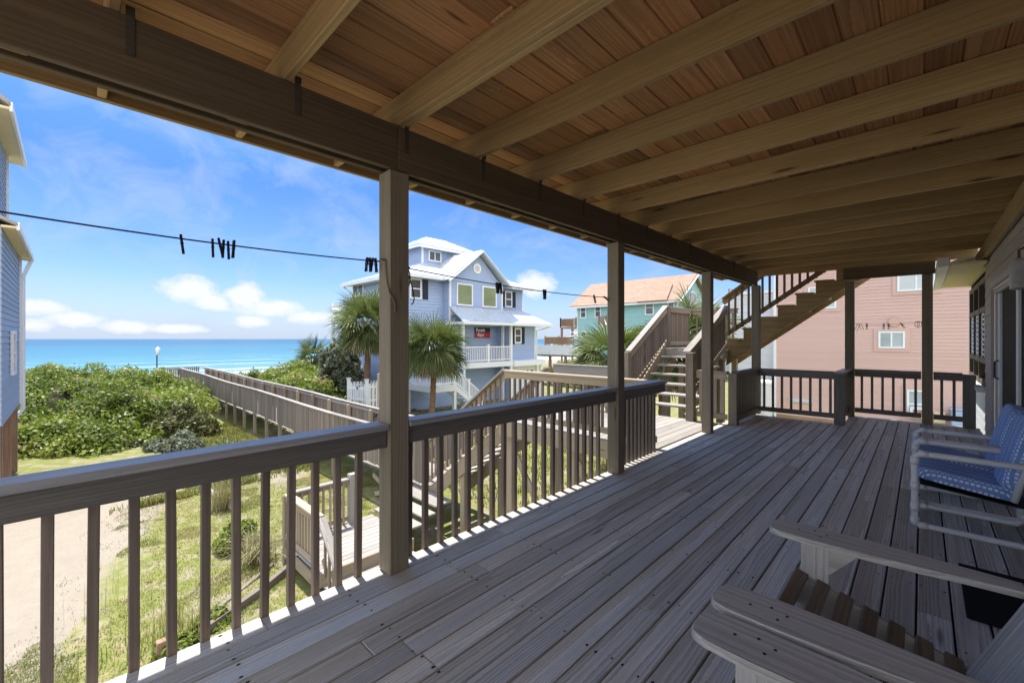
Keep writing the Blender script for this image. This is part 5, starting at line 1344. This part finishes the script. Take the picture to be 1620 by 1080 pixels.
# ---- grey house far behind the stairs
fh=thing('beach_house',(-15,56,-2.5),'pale grey house with grey roof glimpsed behind the stairs','house')
m=MB();siding(m,'x',55,-1,-19,-9.5,-2.6,4.4,.2,.02);siding(m,'y',-19,-1,55,63,-2.6,4.4,.2,.02);m.bb(-18.9,-9.6,55.1,62.9,-2.6,4.4);m.build('wall',M['palewall'],fh)
m=MB();roofplane(m,[(-19.8,54.3,4.2),(-9,54.3,4.2),(-11.5,59,6.6),(-17,59,6.6)],.12);roofplane(m,[(-9,63.5,4.2),(-19.8,63.5,4.2),(-17,59,6.6),(-11.5,59,6.6)],.12);roofplane(m,[(-19.8,63.5,4.2),(-19.8,54.3,4.2),(-17,59,6.6)],.12);m.build('roof',M['greyroof'],fh)
for x in(-17.6,-15,-12.4): window(fh,'x',54.98,-1,x,2.6,1.0,1.5,mull='h',trim=.14);window(fh,'x',54.98,-1,x,-.6,1.0,1.5,mull='h',trim=.14)
m=MB();m.bb(-17.5,-14,57,60,6.4,6.6);m.build('roof_deck',M['greytimber'],fh);balustrade(fh,(-17.4,57.1),(-14.1,57.1),6.6,1.0,'pile',.3,(0,1),'roof_railing',bs=.05)
# ---- pink house
ph=thing('beach_house',(0,30,-2.7),'large pink sided house close behind the deck end','house')
m=MB();siding(m,'x',26,-1,-5.6,9,-2.45,10,.152,.018);siding(m,'y',-5.6,-1,26,38,-2.45,10,.165,.02);m.bb(-5.55,9,26.06,38,-2.5,10);m.build('wall',M['pink'],ph)
m=MB();m.bb(-5.58,9,25.985,26.04,-2.9,-2.45);m.build('foundation',M['pile'],ph)
m=MB();m.bb(-5.68,-5.58,25.93,26.05,-2.6,10);m.bb(-5.0,-5,26,26,0,1) if False else None;m.build('corner_trim',M['white'],ph)
m=MB();roofplane(m,[(-6.3,25.2,9.9),(9.5,25.2,9.9),(5,32,13),(-2,32,13)],.12);roofplane(m,[(-6.3,38.5,9.9),(-6.3,25.2,9.9),(-2,32,13)],.12);roofplane(m,[(9.5,38.5,9.9),(-6.3,38.5,9.9),(-2,32,13),(5,32,13)],.12);m.build('roof',M['greyroof'],ph)
def pinktrim(a,zc,w_,h_):
    m=MB();q=.24
    m.bb(a-w_/2-q,a+w_/2+q,25.955,25.985,zc+h_/2+.08,zc+h_/2+q);m.bb(a-w_/2-q,a+w_/2+q,25.955,25.985,zc-h_/2-q,zc-h_/2-.08);m.bb(a-w_/2-q,a-w_/2-.08,25.955,25.985,zc-h_/2-.08,zc+h_/2+.08);m.bb(a+w_/2+.08,a+w_/2+q,25.955,25.985,zc-h_/2-.08,zc+h_/2+.08);m.build('window_trim',M['pink'],ph)
for (a,zc,w_,h_,g_) in((-1.02,1.46,.76,.62,'paleglass'),(-.20,4.15,1.1,.9,'paleglass'),(-3.6,3.55,1.0,.95,'paleglass'),(-.12,-1.38,.62,1.1,'paleglass')):
    window(ph,'x',25.98,-1,a,zc,w_,h_,g_,mull='v' if h_<1 else 'h',trim=.075);pinktrim(a,zc,w_,h_)
m=MB();m.bb(-.40,.16,25.62,25.93,-1.94,-1.50);ac=m.build('window_unit',M['doorwhite'],ph)
m=MB();m.bb(-.30,-.02,25.60,25.62,-1.88,-1.58);m.build('grille',M['pile'],ac)
m=MB();m.bb(-5.0,-4.0,25.92,25.98,-1.75,-1.55);m.bb(-4.9,-4.1,25.90,25.92,-1.71,-1.60);m.build('wall_vent',M['palewall'],ph)
m=MB();m.tube([(-.93,25.98,2.28),(-.93,25.88,2.26)],.2,14);m.build('round_vent',M['pink'],ph)
pw=thing('garden_wing',(-6.6,26.5,-2.7),'pale grey annex with white trim beside the pink house corner','annex')
m=MB();siding(m,'x',26.4,-1,-8.0,-5.7,-2.6,4.0,.4,.02);m.bb(-7.9,-5.75,26.46,30,-2.6,4);m.build('wall',M['palewall'],pw)
m=MB();m.bb(-5.82,-5.7,26.34,26.42,-2.6,4.0);m.bb(-6.9,-6.8,26.36,26.4,-2.6,4.0);m.bb(-8.1,-5.69,26.3,30,4.0,4.12);m.build('trim',M['white'],pw)
m=MB();m.tube([(-5.75,24.3,-2.75),(-5.75,24.3,-.75),(-5.75,24.3,-.74)],[.36,.36,.30],18)
tk=m.build('storage_tank',M['palewall'],origin=(-5.75,24.3,-2.7));tag(tk,'pale round storage tank standing at the pink house corner','tank')
m=MB();m.tube([(-5.75,24.3,-.74),(-5.75,24.3,-.62),(-5.75,24.3,-.56)],[.40,.40,.2],18);m.build('lid',M['white'],tk)
m=MB();m.bb(.85,1.45,25.3,25.85,-2.75,-1.45,.03);bb_=m.build('blue_bin',M['blue'],origin=(1.15,25.6,-2.7));tag(bb_,'blue bin standing against the pink house wall','bin')
m=MB();m.bb(.82,1.48,25.27,25.88,-1.448,-1.38,.02);m.build('lid',M['blue'],bb_)
m=MB();m.bb(.35,.70,25.8,25.97,-2.1,-1.65,.01);mb_=m.build('meter_box',M['cream'],ph);
m=MB();m.tube([(.52,25.9,-2.6),(.52,25.9,-2.1)],.03,6);m.build('conduit',M['palewall'],mb_)

# ---- left house
lh=thing('beach_house',(-18,-4,-2.7),'blue grey sided house on piles at the left edge with cream soffits','house')
m=MB();siding(m,'x',-1.1,1,-20.8,-15.6,-.55,4.15,.15,.018);siding(m,'x',-1.28,1,-19.4,-15.6,4.2,7.0,.15,.018);siding(m,'y',-20.8,-1,-9,-1.1,-.55,4.15,.15,.018)
siding(m,'y',-15.6,1,-9,-1.1,-.55,4.15,.15,.018);siding(m,'y',-15.6,1,-8.2,-1.28,4.15,7.0,.15,.018);m.prism([(-15.62,-8.2,7.0),(-15.62,-1.3,7.0),(-15.62,-4.8,9.9)],(-.08,0,0));m.bb(-20.75,-15.65,-9,-1.15,-.5,4.1);m.bb(-19.35,-15.65,-8,-1.33,4.1,7.0);m.build('wall',M['greywall'],lh)
m=MB();m.prism([(-21.35,-.84,4.18),(-15.5,-.84,4.18),(-15.5,-1.6,4.55),(-21.35,-1.6,4.55)],(0,0,.08));m.prism([(-20.3,-.95,6.98),(-15.5,-.95,6.98),(-15.5,-4.8,10.2),(-20.3,-4.8,10.2)],(0,0,.12));m.prism([(-20.3,-9.2,6.98),(-15.5,-9.2,6.98),(-15.5,-4.8,10.2),(-20.3,-4.8,10.2)],(0,0,.12));m.build('roof',M['greyroof'],lh)
m=MB();m.bb(-21.3,-15.5,-1.1,-.86,4.12,4.17);m.bb(-20.25,-15.5,-1.5,-.97,6.90,6.96);m.build('soffit',M['cream'],lh)
m=MB();m.bb(-21.38,-15.5,-.86,-.80,4.08,4.26,.01);m.bb(-21.40,-21.34,-1.6,-.86,4.08,4.3);m.bb(-20.34,-15.5,-.97,-.91,6.86,7.08,.01);m.prism([(-20.34,-.95,6.86),(-20.34,-.95,7.1),(-20.34,-4.8,10.3),(-20.34,-4.8,10.05)],(.05,0,0))
m.prism([(-20.02,-1.5,7.0),(-20.02,-8,7.0),(-20.02,-4.8,9.9)],(-.06,0,0))
m.bb(-20.86,-20.76,-1.12,-1.04,-.55,4.15);m.bb(-19.46,-19.36,-1.30,-1.22,4.3,6.95);m.build('fascia',M['white'],lh)
window(lh,'x',-1.08,1,-18.05,1.12,.75,1.0,mull='h',trim=.1)
m=MB();m.tube([(-21.1,-.86,4.05),(-21.0,-.95,3.75),(-20.86,-1.02,3.5),(-20.86,-1.02,-.75),(-20.7,-1.2,-1.05),(-20.7,-1.2,-2.5)],.055,8);m.build('downspout',M['white'],lh)
m=MB();m.bb(-20.6,-15.6,-1.36,-1.30,-2.75,-.5);m.build('skirt_wall',M['pile'],lh)
for x in(-20.6,-18.4,-16.2,-15.8):
    m=MB();m.bb(x-.12,x+.12,-1.29,-1.12,-2.8,-.56);m.build('pile',M['pile'],lh)
m=MB();m.bb(-23.2,-20.9,-2.4,-2.2,.75,.9);m.bb(-23.2,-23.05,-2.4,-2.2,-2.7,.75);m.bb(-21.9,-21.75,-2.4,-2.2,-2.7,1.8);m.bb(-23.2,-20.9,-2.4,-2.2,1.75,1.85);m.build('side_deck',M['greytimber'],lh)
